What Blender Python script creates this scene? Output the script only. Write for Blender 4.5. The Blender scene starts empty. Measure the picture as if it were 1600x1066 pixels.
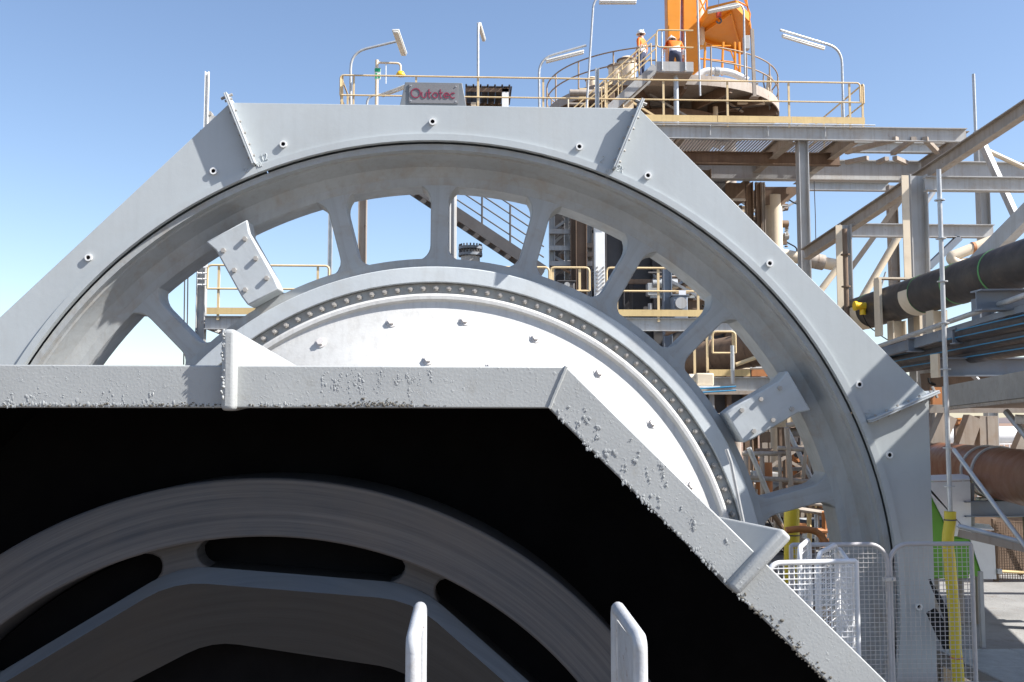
import bpy, bmesh, math, random
from mathutils import Vector, Matrix
random.seed(7)
S = bpy.context.scene
COL = S.collection
R = math.radians

# ---------------------------------------------------------------- camera
FPX = 1555.0                      # focal length in pixels of the 1600 px wide photograph
PITCH, YAW = R(4.478), R(2.556)
CAMZ = 2.8
cam = bpy.data.cameras.new('camera')
cam.sensor_width = 36.0
cam.lens = 36.0 * FPX / 1600.0
cam.clip_start = 0.05
cam.clip_end = 6000
camo = bpy.data.objects.new('camera', cam)
camo.location = (0, 0, CAMZ)
camo.rotation_euler = (R(90) + PITCH, 0, -YAW)
COL.objects.link(camo)
S.camera = camo

# ---------------------------------------------------------------- sky, sun, exposure
TO_SUN = Vector((0.70, -0.22, 0.68)).normalized()
w = bpy.data.worlds.new('World')
S.world = w
w.use_nodes = True
nt = w.node_tree
nt.nodes.clear()
sky = nt.nodes.new('ShaderNodeTexSky')
sky.sky_type = 'NISHITA'
sky.sun_disc = False
sky.sun_elevation = math.asin(TO_SUN.z)
sky.sun_rotation = math.atan2(TO_SUN.x, TO_SUN.y)
sky.altitude = 300
sky.air_density = 1.0
sky.dust_density = 0.7
sky.ozone_density = 1.9
bg = nt.nodes.new('ShaderNodeBackground')
bg.inputs['Strength'].default_value = 0.096
wo = nt.nodes.new('ShaderNodeOutputWorld')
tint = nt.nodes.new('ShaderNodeMix'); tint.data_type = 'RGBA'; tint.blend_type = 'MULTIPLY'      # white balance of the whole sky
tint.inputs[0].default_value = 1.0
tint.inputs[7].default_value = (1.02, 0.99, 1.0, 1)
nt.links.new(sky.outputs[0], tint.inputs[6])
nt.links.new(tint.outputs[2], bg.inputs[0])
nt.links.new(bg.outputs[0], wo.inputs[0])
sun = bpy.data.lights.new('sun', 'SUN')
sun.energy = 5.0
sun.angle = R(0.5)
sun.color = (1.0, 0.97, 0.93)
suno = bpy.data.objects.new('sun', sun)
suno.rotation_euler = TO_SUN.to_track_quat('Z', 'Y').to_euler()
suno.location = (20, -10, 30)
COL.objects.link(suno)
S.view_settings.view_transform = 'Standard'
S.view_settings.look = 'None'
S.view_settings.gamma = 1.0
S.view_settings.exposure = 1.06
S.cycles.use_denoising = True
S.cycles.max_bounces = 6

# ---------------------------------------------------------------- pixel -> place helpers
_cy, _sy, _cp, _sp = math.cos(YAW), math.sin(YAW), math.cos(PITCH), math.sin(PITCH)
_F = Vector((_sy * _cp, _cy * _cp, _sp))
_R = Vector((_cy, -_sy, 0))
_U = _R.cross(_F)
def ray(px, py):
    return _F + _R * ((px - 800) / FPX) + _U * ((533 - py) / FPX)
def P(px, py, Y):                 # point seen at (px,py) standing at depth Y
    d = ray(px, py)
    return Vector((0, 0, CAMZ)) + d * (Y / d.y)
def PZ(px, py, z):                # point seen at (px,py) lying at height z
    d = ray(px, py)
    return Vector((0, 0, CAMZ)) + d * ((z - CAMZ) / d.z)

# ---------------------------------------------------------------- mesh builder
V3 = Vector
class MB:
    def __init__(self):
        self.v = []; self.f = []
    def add(self, vs, fs):
        n = len(self.v)
        self.v += [Vector(a) for a in vs]
        self.f += [tuple(i + n for i in f) for f in fs]
        return self
    def box(self, x0, x1, y0, y1, z0, z1):
        return self.add([(x0,y0,z0),(x1,y0,z0),(x1,y1,z0),(x0,y1,z0),(x0,y0,z1),(x1,y0,z1),(x1,y1,z1),(x0,y1,z1)],
                        [(0,3,2,1),(4,5,6,7),(0,1,5,4),(1,2,6,5),(2,3,7,6),(3,0,4,7)])
    def _fr(self, p0, p1, up):
        d = (p1 - p0).normalized()
        up = Vector(up)
        if abs(d.dot(up)) > 0.98: up = Vector((0, 1, 0)) if abs(d.y) < 0.9 else Vector((1, 0, 0))
        s = d.cross(up).normalized()
        u = s.cross(d).normalized()
        return d, s, u
    def bar(self, p0, p1, w, h, up=(0,0,1), ou=0.0, os=0.0):      # oriented box; ou/os: shift along up/side
        p0, p1 = Vector(p0), Vector(p1)
        d, s, u = self._fr(p0, p1, up)
        c = u * ou + s * os
        a = [p + c + s * (sx * w / 2) + u * (sz * h / 2) for p in (p0, p1) for (sx, sz) in ((-1,-1),(1,-1),(1,1),(-1,1))]
        return self.add(a, [(0,1,2,3),(7,6,5,4),(0,4,5,1),(1,5,6,2),(2,6,7,3),(3,7,4,0)])
    def ibeam(self, p0, p1, h, b, t=0.02, up=(0,0,1)):
        self.bar(p0, p1, b, t, up, ou=h/2 - t/2)
        self.bar(p0, p1, b, t, up, ou=-h/2 + t/2)
        return self.bar(p0, p1, t*0.8, h - 2*t, up)
    def channel(self, p0, p1, h, b, t=0.02, up=(0,0,1), side=1):
        self.bar(p0, p1, b, t, up, ou=h/2 - t/2)
        self.bar(p0, p1, b, t, up, ou=-h/2 + t/2)
        return self.bar(p0, p1, t, h - 2*t, up, os=side*(b/2 - t/2))
    def tube(self, pts, r, n=8, r1=None, cap=True):
        pts = [Vector(p) for p in pts]
        m = len(pts)
        rings = []
        d0 = (pts[1] - pts[0]).normalized()
        up = Vector((0,0,1)) if abs(d0.z) < 0.9 else Vector((0,1,0))
        s = d0.cross(up).normalized()
        base = len(self.v)
        for i, p in enumerate(pts):
            if i == 0: t = pts[1] - pts[0]
            elif i == m-1: t = pts[-1] - pts[-2]
            else: t = (pts[i+1]-pts[i]).normalized() + (pts[i]-pts[i-1]).normalized()
            t.normalize()
            s = (s - t * s.dot(t)).normalized()
            u = t.cross(s)
            rr = r if r1 is None else r + (r1 - r) * i / (m - 1)
            k = 1.0
            for j in range(n):
                a = 2*math.pi*j/n
                self.v.append(p + (s*math.cos(a) + u*math.sin(a)) * rr)
        for i in range(m-1):
            for j in range(n):
                a = base + i*n + j; b = base + i*n + (j+1) % n
                self.f.append((a, b, b+n, a+n))
        if cap:
            self.f.append(tuple(base + j for j in reversed(range(n))))
            self.f.append(tuple(base + (m-1)*n + j for j in range(n)))
        return self
    def cyl(self, p0, p1, r, n=12, r1=None):
        return self.tube([p0, p1], r, n, r1)
    def prism(self, out, y0, y1):                # outline of (x,z) points, extruded along y
        n = len(out)
        v = [(x, y0, z) for x, z in out] + [(x, y1, z) for x, z in out]
        f = [tuple(range(n)), tuple(reversed(range(n, 2*n)))]
        f += [(i, i+n, (i+1) % n + n, (i+1) % n) for i in range(n)]
        return self.add(v, f)
    def slab(self, pts, off):                    # polygon of 3-D points, thickened by vector off
        n = len(pts); off = Vector(off)
        v = [Vector(p) for p in pts] + [Vector(p) + off for p in pts]
        f = [tuple(range(n)), tuple(reversed(range(n, 2*n)))]
        f += [(i, i+n, (i+1) % n + n, (i+1) % n) for i in range(n)]
        return self.add(v, f)
    def lathe(self, c, prof, n=96, a0=0.0, a1=2*math.pi, axis='y', closed=True):
        # prof: list of (r, t) ; c centre ; axis y or z ; closed: the profile is a closed loop
        full = abs(a1 - a0 - 2*math.pi) < 1e-6
        m = len(prof); base = len(self.v)
        cnt = n if full else n + 1
        for i in range(cnt):
            a = a0 + (a1 - a0) * i / n
            for r, t in prof:
                if axis == 'y': self.v.append(Vector((c[0] + r*math.sin(a), t, c[2] + r*math.cos(a))))
                else: self.v.append(Vector((c[0] + r*math.cos(a), c[1] + r*math.sin(a), t)))
        for i in range(n):
            i2 = (i + 1) % cnt
            for j in range(m if closed else m - 1):
                j2 = (j + 1) % m
                self.f.append((base+i*m+j, base+i*m+j2, base+i2*m+j2, base+i2*m+j))
        if not full and closed:
            self.f.append(tuple(base + j for j in range(m)))
            self.f.append(tuple(base + n*m + j for j in reversed(range(m))))
        return self
    def ico(self, c, r, sc=(1,1,1), sub=1):
        bm = bmesh.new()
        bmesh.ops.create_icosphere(bm, subdivisions=sub, radius=1.0)
        c = Vector(c)
        vs = [c + Vector((v.co.x*r*sc[0], v.co.y*r*sc[1], v.co.z*r*sc[2])) for v in bm.verts]
        fs = [tuple(v.index for v in f.verts) for f in bm.faces]
        bm.free()
        return self.add(vs, fs)
    def mesh(self, name, off=Vector((0,0,0)), smooth=35):
        me = bpy.data.meshes.new(name)
        me.from_pydata([tuple(v - off) for v in self.v], [], self.f)
        bm = bmesh.new(); bm.from_mesh(me)
        bmesh.ops.recalc_face_normals(bm, faces=bm.faces)
        bm.to_mesh(me); bm.free()
        if smooth:
            me.polygons.foreach_set('use_smooth', [True]*len(me.polygons))
            me.set_sharp_from_angle(angle=R(smooth))
        me.update()
        return me

def off_of(p):
    o = Vector((0,0,0))
    while p is not None:
        o += p.location; p = p.parent
    return o
def B(name, mb, mat, parent=None, bevel=0, kind=None, smooth=35, label=None):
    me = mb.mesh(name, off_of(parent) if parent else Vector((0,0,0)), smooth)
    me.materials.append(M[mat] if isinstance(mat, str) else mat)
    o = bpy.data.objects.new(name, me)
    COL.objects.link(o)
    o.parent = parent
    if bevel:
        b = o.modifiers.new('bevel', 'BEVEL'); b.width = bevel; b.segments = 2; b.limit_method = 'ANGLE'; b.angle_limit = R(40)
        b.harden_normals = False
    if kind: o['kind'] = kind
    if label: o['label'] = label
    return o
def T(name, label, cat, loc, group=None):
    o = bpy.data.objects.new(name, None)
    o.empty_display_size = 0.2
    o.location = loc
    COL.objects.link(o)
    o['label'] = label; o['category'] = cat
    if group: o['group'] = group
    return o
def tag(o, label, cat, group=None):
    o['label'] = label; o['category'] = cat
    if group: o['group'] = group
    return o
def inst(o, parent, loc=(0,0,0), rot=(0,0,0), name=None):       # a further piece that shares the mesh of o
    c = bpy.data.objects.new(name or o.name.split('.')[0], o.data)
    COL.objects.link(c)
    c.parent = parent; c.location = loc; c.rotation_euler = rot
    return c
def bend(pts, r, n=5):                           # polyline with rounded corners
    pts = [Vector(p) for p in pts]
    out = [pts[0]]
    for i in range(1, len(pts)-1):
        a, b, c = pts[i-1], pts[i], pts[i+1]
        k = min(r, (a-b).length*0.49, (c-b).length*0.49)
        p0 = b + (a-b).normalized()*k; p2 = b + (c-b).normalized()*k
        for j in range(n+1):
            t = j/n
            out.append(p0*(1-t)**2 + b*2*t*(1-t) + p2*t*t)
    out.append(pts[-1])
    return out

# ---------------------------------------------------------------- materials
M = {}
def nodes(name):
    m = bpy.data.materials.new(name); m.use_nodes = True
    t = m.node_tree; t.nodes.clear()
    o = t.nodes.new('ShaderNodeOutputMaterial'); b = t.nodes.new('ShaderNodeBsdfPrincipled')
    t.links.new(b.outputs[0], o.inputs[0])
    tc = t.nodes.new('ShaderNodeTexCoord')
    M[name] = m
    return t, b, tc
def noise(t, tc, scale, det=4, rough=0.6, vec=None, dist=0.0):
    n = t.nodes.new('ShaderNodeTexNoise')
    n.inputs['Scale'].default_value = scale; n.inputs['Detail'].default_value = det
    n.inputs['Roughness'].default_value = rough; n.inputs['Distortion'].default_value = dist
    t.links.new(vec if vec else tc.outputs['Object'], n.inputs['Vector'])
    return n.outputs[0]
def ramp(t, fac, stops):
    r = t.nodes.new('ShaderNodeValToRGB')
    e = r.color_ramp.elements
    while len(e) < len(stops): e.new(0.5)
    for k, (p, c) in zip(e, stops):
        k.position = p; k.color = (c[0], c[1], c[2], 1) if not isinstance(c, (int, float)) else (c, c, c, 1)
    t.links.new(fac, r.inputs[0])
    return r.outputs[0]
def mix(t, fac, a, b, mode='MIX'):
    m = t.nodes.new('ShaderNodeMix'); m.data_type = 'RGBA'; m.blend_type = mode
    for s, v in ((m.inputs[0], fac), (m.inputs[6], a), (m.inputs[7], b)):
        if isinstance(v, (int, float)): s.default_value = v
        elif isinstance(v, (tuple, list)): s.default_value = (*v, 1)
        else: t.links.new(v, s)
    return m.outputs[2]
def bump(t, b, h, dist, strength=1.0):
    n = t.nodes.new('ShaderNodeBump'); n.inputs['Distance'].default_value = dist; n.inputs['Strength'].default_value = strength
    t.links.new(h, n.inputs['Height']); t.links.new(n.outputs[0], b.inputs['Normal'])
def stretch(t, tc, sx, sy, sz):
    m = t.nodes.new('ShaderNodeMapping'); m.inputs['Scale'].default_value = (sx, sy, sz)
    t.links.new(tc.outputs['Object'], m.inputs['Vector'])
    return m.outputs[0]
def paint(name, c, rough=0.5, var=0.10, dirt=0.25, dirtc=(0.22,0.14,0.08), scale=2.0, streak=0.0, metal=0.0, rust=0.0, bmp=0.0, spec=0.4):
    t, b, tc = nodes(name)
    lo = tuple(x*(1-var) for x in c); hi = tuple(min(1, x*(1+var)) for x in c)
    col = mix(t, ramp(t, noise(t, tc, scale, 5), [(0.3, 0.0), (0.7, 1.0)]), lo, hi)
    if dirt:
        d = ramp(t, noise(t, tc, scale*1.7, 8, 0.7, dist=0.4), [(0.5, 0.0), (0.75, dirt)])
        col = mix(t, d, col, dirtc)
    if streak:
        s = ramp(t, noise(t, tc, 3.0, 5, 0.6, vec=stretch(t, tc, 4, 4, 0.18)), [(0.48, 0.0), (0.72, streak)])
        col = mix(t, s, col, tuple(x*0.6 for x in dirtc))
    if rust:
        r = ramp(t, noise(t, tc, scale*4, 9, 0.72), [(0.62, 0.0), (0.68, rust)])
        col = mix(t, r, col, (0.16, 0.06, 0.025))
    t.links.new(col, b.inputs['Base Color'])
    b.inputs['Metallic'].default_value = metal
    b.inputs['Specular IOR Level'].default_value = spec
    rr = ramp(t, noise(t, tc, scale*3, 4), [(0.3, max(0.05, rough-0.1)), (0.7, min(1, rough+0.12))])
    t.links.new(rr, b.inputs['Roughness'])
    if bmp: bump(t, b, noise(t, tc, 14, 5), bmp)
    return M[name]

paint('guard_paint', (0.445, 0.475, 0.48), 0.42, 0.06, 0.30, (0.38,0.37,0.34), 0.55, streak=0.07, bmp=0.0012)
paint('rim_paint', (0.47, 0.50, 0.51), 0.45, 0.06, 0.25, (0.30,0.27,0.22), 1.3, streak=0.1, bmp=0.002)
paint('gear_paint', (0.37, 0.385, 0.385), 0.5, 0.10, 0.65, (0.33,0.27,0.20), 1.6, streak=0.2, bmp=0.003)
paint('head_paint', (0.60, 0.595, 0.57), 0.5, 0.05, 0.35, (0.50,0.46,0.40), 1.0, streak=0.25, bmp=0.003)
paint('bolt_steel', (0.38, 0.36, 0.33), 0.45, 0.15, 0.4, (0.2,0.15,0.1), 20)
paint('bolt_head', (0.62, 0.59, 0.565), 0.5, 0.1, 0.3, (0.3,0.2,0.15), 20)
paint('steel_grey', (0.42, 0.42, 0.41), 0.5, 0.08, 0.45, (0.32,0.24,0.16), 1.2, streak=0.35, rust=0.4)
paint('steel_dust_bounce', (0.36, 0.31, 0.26), 0.6, 0.12, 0.6, (0.27,0.17,0.10), 1.0, streak=0.35, rust=0.6)  # dust tone plus reddish ground bounce painted into the base colour
paint('steel_brown', (0.20, 0.135, 0.09), 0.7, 0.2, 0.6, (0.10,0.06,0.04), 1.2, streak=0.4, rust=0.5)
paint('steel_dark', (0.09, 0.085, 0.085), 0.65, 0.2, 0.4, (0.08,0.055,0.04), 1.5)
paint('steel_blue', (0.20, 0.23, 0.27), 0.5, 0.1, 0.35, (0.2,0.15,0.1), 1.5, rust=0.4)
paint('galv', (0.48, 0.49, 0.49), 0.38, 0.12, 0.2, (0.3,0.25,0.2), 6, metal=0.35)
paint('rail_cream', (0.66, 0.50, 0.28), 0.45, 0.08, 0.35, (0.40,0.26,0.13), 2.5, rust=0.35)
paint('toe_yellow', (0.64, 0.47, 0.22), 0.5, 0.08, 0.35, (0.42,0.28,0.14), 1.5, streak=0.2)
paint('crane_orange', (0.78, 0.29, 0.025), 0.4, 0.06, 0.12, (0.45,0.18,0.05), 1.2)
paint('white_paint', (0.78, 0.78, 0.76), 0.4, 0.04, 0.15, (0.5,0.45,0.38), 4)
paint('cream_paint', (0.68, 0.57, 0.42), 0.45, 0.06, 0.3, (0.4,0.28,0.18), 2)
paint('lamp_white', (0.76, 0.75, 0.70), 0.4, 0.05, 0.2, (0.5,0.42,0.3), 3)
paint('black_pipe', (0.045, 0.04, 0.038), 0.5, 0.2, 0.7, (0.11,0.085,0.065), 1.2, bmp=0.002)
paint('hdpe', (0.04, 0.038, 0.04), 0.4, 0.2, 0.55, (0.10,0.085,0.07), 1.5)
paint('brown_pipe', (0.20, 0.075, 0.035), 0.42, 0.12, 0.4, (0.28,0.15,0.09), 1.5, streak=0.15)
paint('floor_dust', (0.09, 0.075, 0.062), 0.9, 0.15, 0.5, (0.09,0.06,0.04), 0.7, bmp=0.01)
paint('concrete', (0.30, 0.28, 0.25), 0.8, 0.10, 0.5, (0.22,0.18,0.14), 4, bmp=0.003)
paint('green_paint', (0.13, 0.36, 0.03), 0.45, 0.06, 0.15, (0.2,0.2,0.08), 2)
paint('yellow_plastic', (0.62, 0.49, 0.04), 0.42, 0.05, 0.15, (0.5,0.36,0.08), 4, bmp=0.004)
paint('yellow_safety', (0.80, 0.50, 0.02), 0.4, 0.05, 0.1, (0.5,0.3,0.05), 3)
paint('blue_line', (0.03, 0.20, 0.36), 0.4, 0.05, 0.0)
paint('green_line', (0.10, 0.30, 0.10), 0.5, 0.1, 0.3)
paint('sign_green', (0.02, 0.35, 0.16), 0.4, 0.03, 0.0)
paint('sign_grey', (0.17, 0.18, 0.19), 0.45, 0.05, 0.2, (0.2,0.2,0.2), 3)
paint('plate_grey', (0.19, 0.185, 0.19), 0.35, 0.04, 0.1, (0.25,0.24,0.24), 3)
paint('letter_red', (0.22, 0.03, 0.06), 0.4, 0.06, 0.1, (0.3,0.2,0.2), 6)
paint('roof_dark', (0.05, 0.05, 0.055), 0.6, 0.15, 0.2)
paint('interior_shade', (0.006, 0.006, 0.007), 0.85, 0.2, 0.0, spec=0.1)  # near-black base colour stands in for deep shade in recesses
paint('rubber_black', (0.02, 0.02, 0.02), 0.7, 0.2, 0.2, (0.05,0.04,0.035), 3, spec=0.2)
paint('red_plastic', (0.55, 0.06, 0.02), 0.4)
paint('orange_rust', (0.42, 0.17, 0.06), 0.6, 0.12, 0.4, (0.22,0.10,0.05), 2)
paint('skin', (0.55, 0.33, 0.24), 0.5, 0.03, 0.0)
paint('vest_orange', (0.90, 0.20, 0.02), 0.6, 0.04, 0.0)
paint('reflect_band', (0.72, 0.72, 0.74), 0.4, 0.03, 0.0)
paint('shirt_pale', (0.62, 0.62, 0.68), 0.7, 0.05, 0.0)
paint('navy_cloth', (0.055, 0.065, 0.11), 0.8, 0.15, 0.0, bmp=0.004)
paint('hair_dark', (0.03, 0.02, 0.015), 0.7, 0.1, 0.0)
paint('boot', (0.30, 0.15, 0.05), 0.6, 0.1, 0.2)

paint('crust_dark', (0.13, 0.12, 0.10), 0.8, 0.3, 0.4, (0.06,0.05,0.04), 30)
def near_paint():
    t, b, tc = nodes('near_paint')
    base = mix(t, ramp(t, noise(t, tc, 3, 5), [(0.3,0.0),(0.7,1.0)]), (0.33,0.34,0.335), (0.385,0.395,0.385))
    d = ramp(t, noise(t, tc, 9, 9, 0.72, vec=stretch(t, tc, 1, 1, 0.7)), [(0.56,0.0),(0.72,0.55)])
    base = mix(t, d, base, (0.27,0.26,0.23))
    r = ramp(t, noise(t, tc, 26, 9, 0.75), [(0.66,0.0),(0.71,0.6)])
    base = mix(t, r, base, (0.13,0.10,0.075))
    t.links.new(base, b.inputs['Base Color'])
    b.inputs['Roughness'].default_value = 0.5
    h = noise(t, tc, 85, 2, 0.4)
    h2 = ramp(t, noise(t, tc, 40, 6, 0.65), [(0.58,0.0),(0.72,1.0)])
    t2 = t.nodes.new('ShaderNodeMath'); t2.operation = 'MULTIPLY_ADD'
    t.links.new(h2, t2.inputs[0]); t2.inputs[1].default_value = 1.3; t.links.new(h, t2.inputs[2])
    bump(t, b, t2.outputs[0], 0.0011, 0.7)
near_paint()
def turned_steel(name, c, c2, cen, sc):
    # steel turned on a lathe: fine concentric tool marks round the axis
    t, b, tc = nodes(name)
    sep = t.nodes.new('ShaderNodeSeparateXYZ'); t.links.new(tc.outputs['Object'], sep.inputs[0])
    def sq(o):
        m = t.nodes.new('ShaderNodeMath'); m.operation = 'MULTIPLY'; t.links.new(o, m.inputs[0]); t.links.new(o, m.inputs[1]); return m.outputs[0]
    a = t.nodes.new('ShaderNodeMath'); a.operation = 'ADD'
    t.links.new(sq(sep.outputs[0]), a.inputs[0]); t.links.new(sq(sep.outputs[2]), a.inputs[1])
    q = t.nodes.new('ShaderNodeMath'); q.operation = 'SQRT'; t.links.new(a.outputs[0], q.inputs[0])
    cmb = t.nodes.new('ShaderNodeCombineXYZ'); t.links.new(q.outputs[0], cmb.inputs[0])
    at = t.nodes.new('ShaderNodeMath'); at.operation = 'ARCTAN2'
    t.links.new(sep.outputs[0], at.inputs[0]); t.links.new(sep.outputs[2], at.inputs[1])
    am = t.nodes.new('ShaderNodeMath'); am.operation = 'MULTIPLY'; am.inputs[1].default_value = 0.03; t.links.new(at.outputs[0], am.inputs[0])
    t.links.new(am.outputs[0], cmb.inputs[1])
    n = noise(t, tc, sc, 6, 0.7, vec=cmb.outputs[0])
    col = mix(t, ramp(t, n, [(0.3,0.0),(0.7,1.0)]), c, c2)
    col = mix(t, ramp(t, noise(t, tc, 1.3, 4), [(0.4,0.0),(0.7,0.5)]), col, (c2[0]*1.1, c2[1]*0.95, c2[2]*0.8))
    t.links.new(col, b.inputs['Base Color'])
    b.inputs['Roughness'].default_value = 0.55
    b.inputs['Specular IOR Level'].default_value = 0.3
    bump(t, b, n, 0.002)
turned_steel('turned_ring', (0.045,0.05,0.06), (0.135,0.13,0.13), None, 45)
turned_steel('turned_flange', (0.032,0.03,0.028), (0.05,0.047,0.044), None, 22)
turned_steel('skylit_edge', (0.15,0.165,0.185), (0.22,0.24,0.26), None, 30)  # paler bluish copy, sky light painted in for the chamfer

def earth():
    t, b, tc = nodes('earth')
    c = mix(t, ramp(t, noise(t, tc, 0.05, 8, 0.65), [(0.35,0.0),(0.65,1.0)]), (0.20,0.11,0.07), (0.27,0.18,0.12))
    c = mix(t, ramp(t, noise(t, tc, 0.6, 8, 0.7), [(0.5,0.0),(0.7,0.6)]), c, (0.20,0.10,0.06))
    t.links.new(c, b.inputs['Base Color']); b.inputs['Roughness'].default_value = 0.95
    bump(t, b, noise(t, tc, 1.2, 8), 0.1)
earth()
def hill():
    t, b, tc = nodes('hill')
    c = mix(t, ramp(t, noise(t, tc, 0.01, 8, 0.65), [(0.35,0.0),(0.65,1.0)]), (0.11,0.09,0.09), (0.17,0.13,0.12))
    t.links.new(c, b.inputs['Base Color']); b.inputs['Roughness'].default_value = 0.95
hill()
# ================================================================ ground
g = B('ground', MB().add([(-4000,-600,-7.5),(4000,-600,-7.5),(4000,5000,-7.5),(-4000,5000,-7.5)], [(0,1,2,3)]), 'earth', smooth=0)
g['kind'] = 'structure'

fl_ = B('concrete_floor', MB().box(-45, 60, -40, 75, -7.6, -7.42), 'floor_dust', smooth=0)
fl_['kind'] = 'structure'

# ================================================================ big octagonal guard round the girth gear
GC = Vector((-0.428, 13.0, CAMZ - 2.393))      # axis of the mill in the plane of the guard face
GR, GA = 6.089, 6.552                          # opening radius, apothem of the octagon
GY0, GY1 = 13.0, 14.25
guard = T('gear_guard', 'large pale grey octagonal steel guard framing the spoked gear wheel', 'guard', (GC.x, GY0, -6.2))
def oct_panel(k):
    """one of the eight casing segments: angle k*45 deg clockwise from the top"""
    h = math.pi/8
    a = k*math.pi/4
    def rot(r, th):
        return (GC.x + r*math.sin(a+th), GC.z + r*math.cos(a+th))
    vr = GA/math.cos(h)
    e = 0.0012
    n = 20
    face = [rot(vr, -h+e), rot(vr, h-e)] + [rot(GR, h-e - (2*h-2*e)*i/n) for i in range(n+1)]
    m = MB()
    m.prism(face, GY0, GY0+0.03)                                   # front plate
    m.prism(face, GY1-0.03, GY1)                                   # back plate
    t = 0.03
    side = [rot(vr, -h+e), rot(vr, h-e), rot(vr - t, h-e), rot(vr - t, -h+e)]
    m.prism(side, GY0+0.03, GY1-0.03)                              # outer skin between them
    p = B('casing_panel', m, 'guard_paint', guard, bevel=0.006)
    # narrow rolled lip round the opening
    l = MB(); prof = [(GR-0.012, GY0-0.035), (GR+0.075, GY0-0.035), (GR+0.075, GY0+0.028), (GR-0.012, GY0+0.06)]
    l.lathe(GC, prof, n, a-h+0.0002, a+h-0.0002)
    B('opening_lip', l, 'guard_paint', p)
    return p
panels = {k: oct_panel(k) for k in range(8)}
# bolted joint flanges on the seams
for k in range(8):
    a = k*math.pi/4 + math.pi/8
    d = Vector((math.sin(a), 0, math.cos(a))); s = Vector((math.cos(a), 0, -math.sin(a)))
    vr = GA/math.cos(math.pi/8)
    r0, r1 = GR + 0.09, vr + 0.10
    base = Vector((GC.x, 0, GC.z))
    m = MB()
    for sg in (-1, 1):
        q = [base + d*r0 + s*sg*0.002, base + d*r1 + s*sg*0.002, base + d*r1 + s*sg*0.022, base + d*r0 + s*sg*0.022]
        y0 = GY0 - 0.15
        m.prism([(p.x, p.z) for p in q], y0, GY0-0.001)
        qo = [base + d*(vr-0.02) + s*sg*0.002, base + d*r1 + s*sg*0.002, base + d*r1 + s*sg*0.022, base + d*(vr-0.02) + s*sg*0.022]
        m.prism([(p.x, p.z) for p in qo], GY0, GY1-0.004)
    fl = B('joint_flange', m, 'rim_paint', guard, bevel=0.004)
    if k in (0, 1, 2, 7, 6):
        for i in range(6):
            rr = r0 + 0.12 + (r1 - r0 - 0.2)*i/5
            c = base + d*rr + Vector((0, GY0-0.06, 0))
            B('flange_bolt', MB().cyl(c - s*0.05, c + s*0.05, 0.017, 6), 'bolt_steel', fl)
        # short outward arm with a nut at the tip, as on the photo's top seams
        tip = base + d*(r1-0.03) + Vector((0, GY0-0.06, 0))
        B('flange_bolt', MB().cyl(tip - s*0.085, tip + s*0.075, 0.02, 6), 'bolt_steel', fl)
# inspection stubs (short pipes) in the faces
stubs = [(139,403),(334,268),(443,226),(676,191),(905,230),(1012,275),(1202,412),(1342,601),(1389,711),(1435,948)]
for (x, y) in stubs:
    c = P(x, y, GY0)
    m = MB()
    prof = [(0.028, GY0-0.032), (0.046, GY0-0.032), (0.046, GY0-0.002), (0.028, GY0-0.002)]
    m.lathe(c, prof, 16)
    st = B('pipe_stub', m, 'white_paint', guard, smooth=50)
    B('stub_bore', MB().cyl((c.x, GY0-0.012, c.z), (c.x, GY0-0.0035, c.z), 0.0275, 16), 'interior_shade', st)
# weld-bead numbers beside the seams
DIG = {'1': [[(0.25,0.75),(0.5,1.0),(0.5,0.0)]], '2': [[(0.1,0.8),(0.3,1.0),(0.65,0.98),(0.75,0.75),(0.6,0.5),(0.1,0.0),(0.8,0.0)]],
       '3': [[(0.1,0.9),(0.4,1.0),(0.7,0.85),(0.65,0.6),(0.35,0.52),(0.7,0.42),(0.75,0.15),(0.4,0.0),(0.08,0.1)]],
       'X': [[(0.1,0),(0.8,1)],[(0.1,1),(0.8,0)]], '5': [[(0.75,1),(0.2,1),(0.15,0.6),(0.5,0.62),(0.75,0.35),(0.6,0.05),(0.1,0.05)]]}
def bead(txt, px, py, hgt, ang, Y):
    o = P(px, py, Y)
    m = MB()
    for i, ch in enumerate(txt):
        for st in DIG[ch]:
            pts = []
            for (u, v) in st:
                x = (u + i*0.95)*hgt*0.62; z = v*hgt
                pts.append((o.x + x*math.cos(ang) - z*math.sin(ang), Y-0.002, o.z + x*math.sin(ang) + z*math.cos(ang)))
            m.tube(pts, 0.0075, 5)
    B('weld_number', m, 'guard_paint', guard)
bead('12', 408, 252, 0.085, R(15), GY0)
bead('21', 383, 270, 0.06, R(20), GY0-0.035)
bead('12', 402, 262, 0.06, R(20), GY0-0.035)
bead('2', 937, 253, 0.09, R(-20), GY0)
bead('2X', 962, 266, 0.085, R(-25), GY0)
bead('12', 944, 270, 0.055, R(-22), GY0-0.035)
bead('23', 1350, 645, 0.09, R(-60), GY0)
bead('32', 1350, 656, 0.07, R(-62), GY0-0.01)

# ================================================================ grinding mill: drum, white head, girth gear on spokes
mill = T('grinding_mill', 'rotating mill drum with white end head and spoked girth gear', 'mill', (GC.x, 13.0, GC.z))
gy = 13.36
NSP = 24
# gear rim: outer flange, raking inner face
m = MB()
prof = [(6.05, 13.06), (6.05, gy+0.75), (5.61, gy+0.75), (5.61, gy+0.26), (5.65, gy+0.235), (5.72, gy+0.225), (5.85, gy+0.13), (5.90, gy+0.02), (5.94, 13.24), (5.945, 13.20), (5.968, 13.19), (5.972, 13.06)]
m.lathe(GC, prof, 192)
gear = B('girth_gear', m, 'gear_paint', mill, smooth=25)
# hub ring of the gear
m = MB()
m.lathe(GC, [(4.595, gy+0.245), (4.595, gy+0.72), (4.31, gy+0.72), (4.31, gy+0.245)], 160)
hub = B('hub_ring', m, 'gear_paint', gear, smooth=25)
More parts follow.
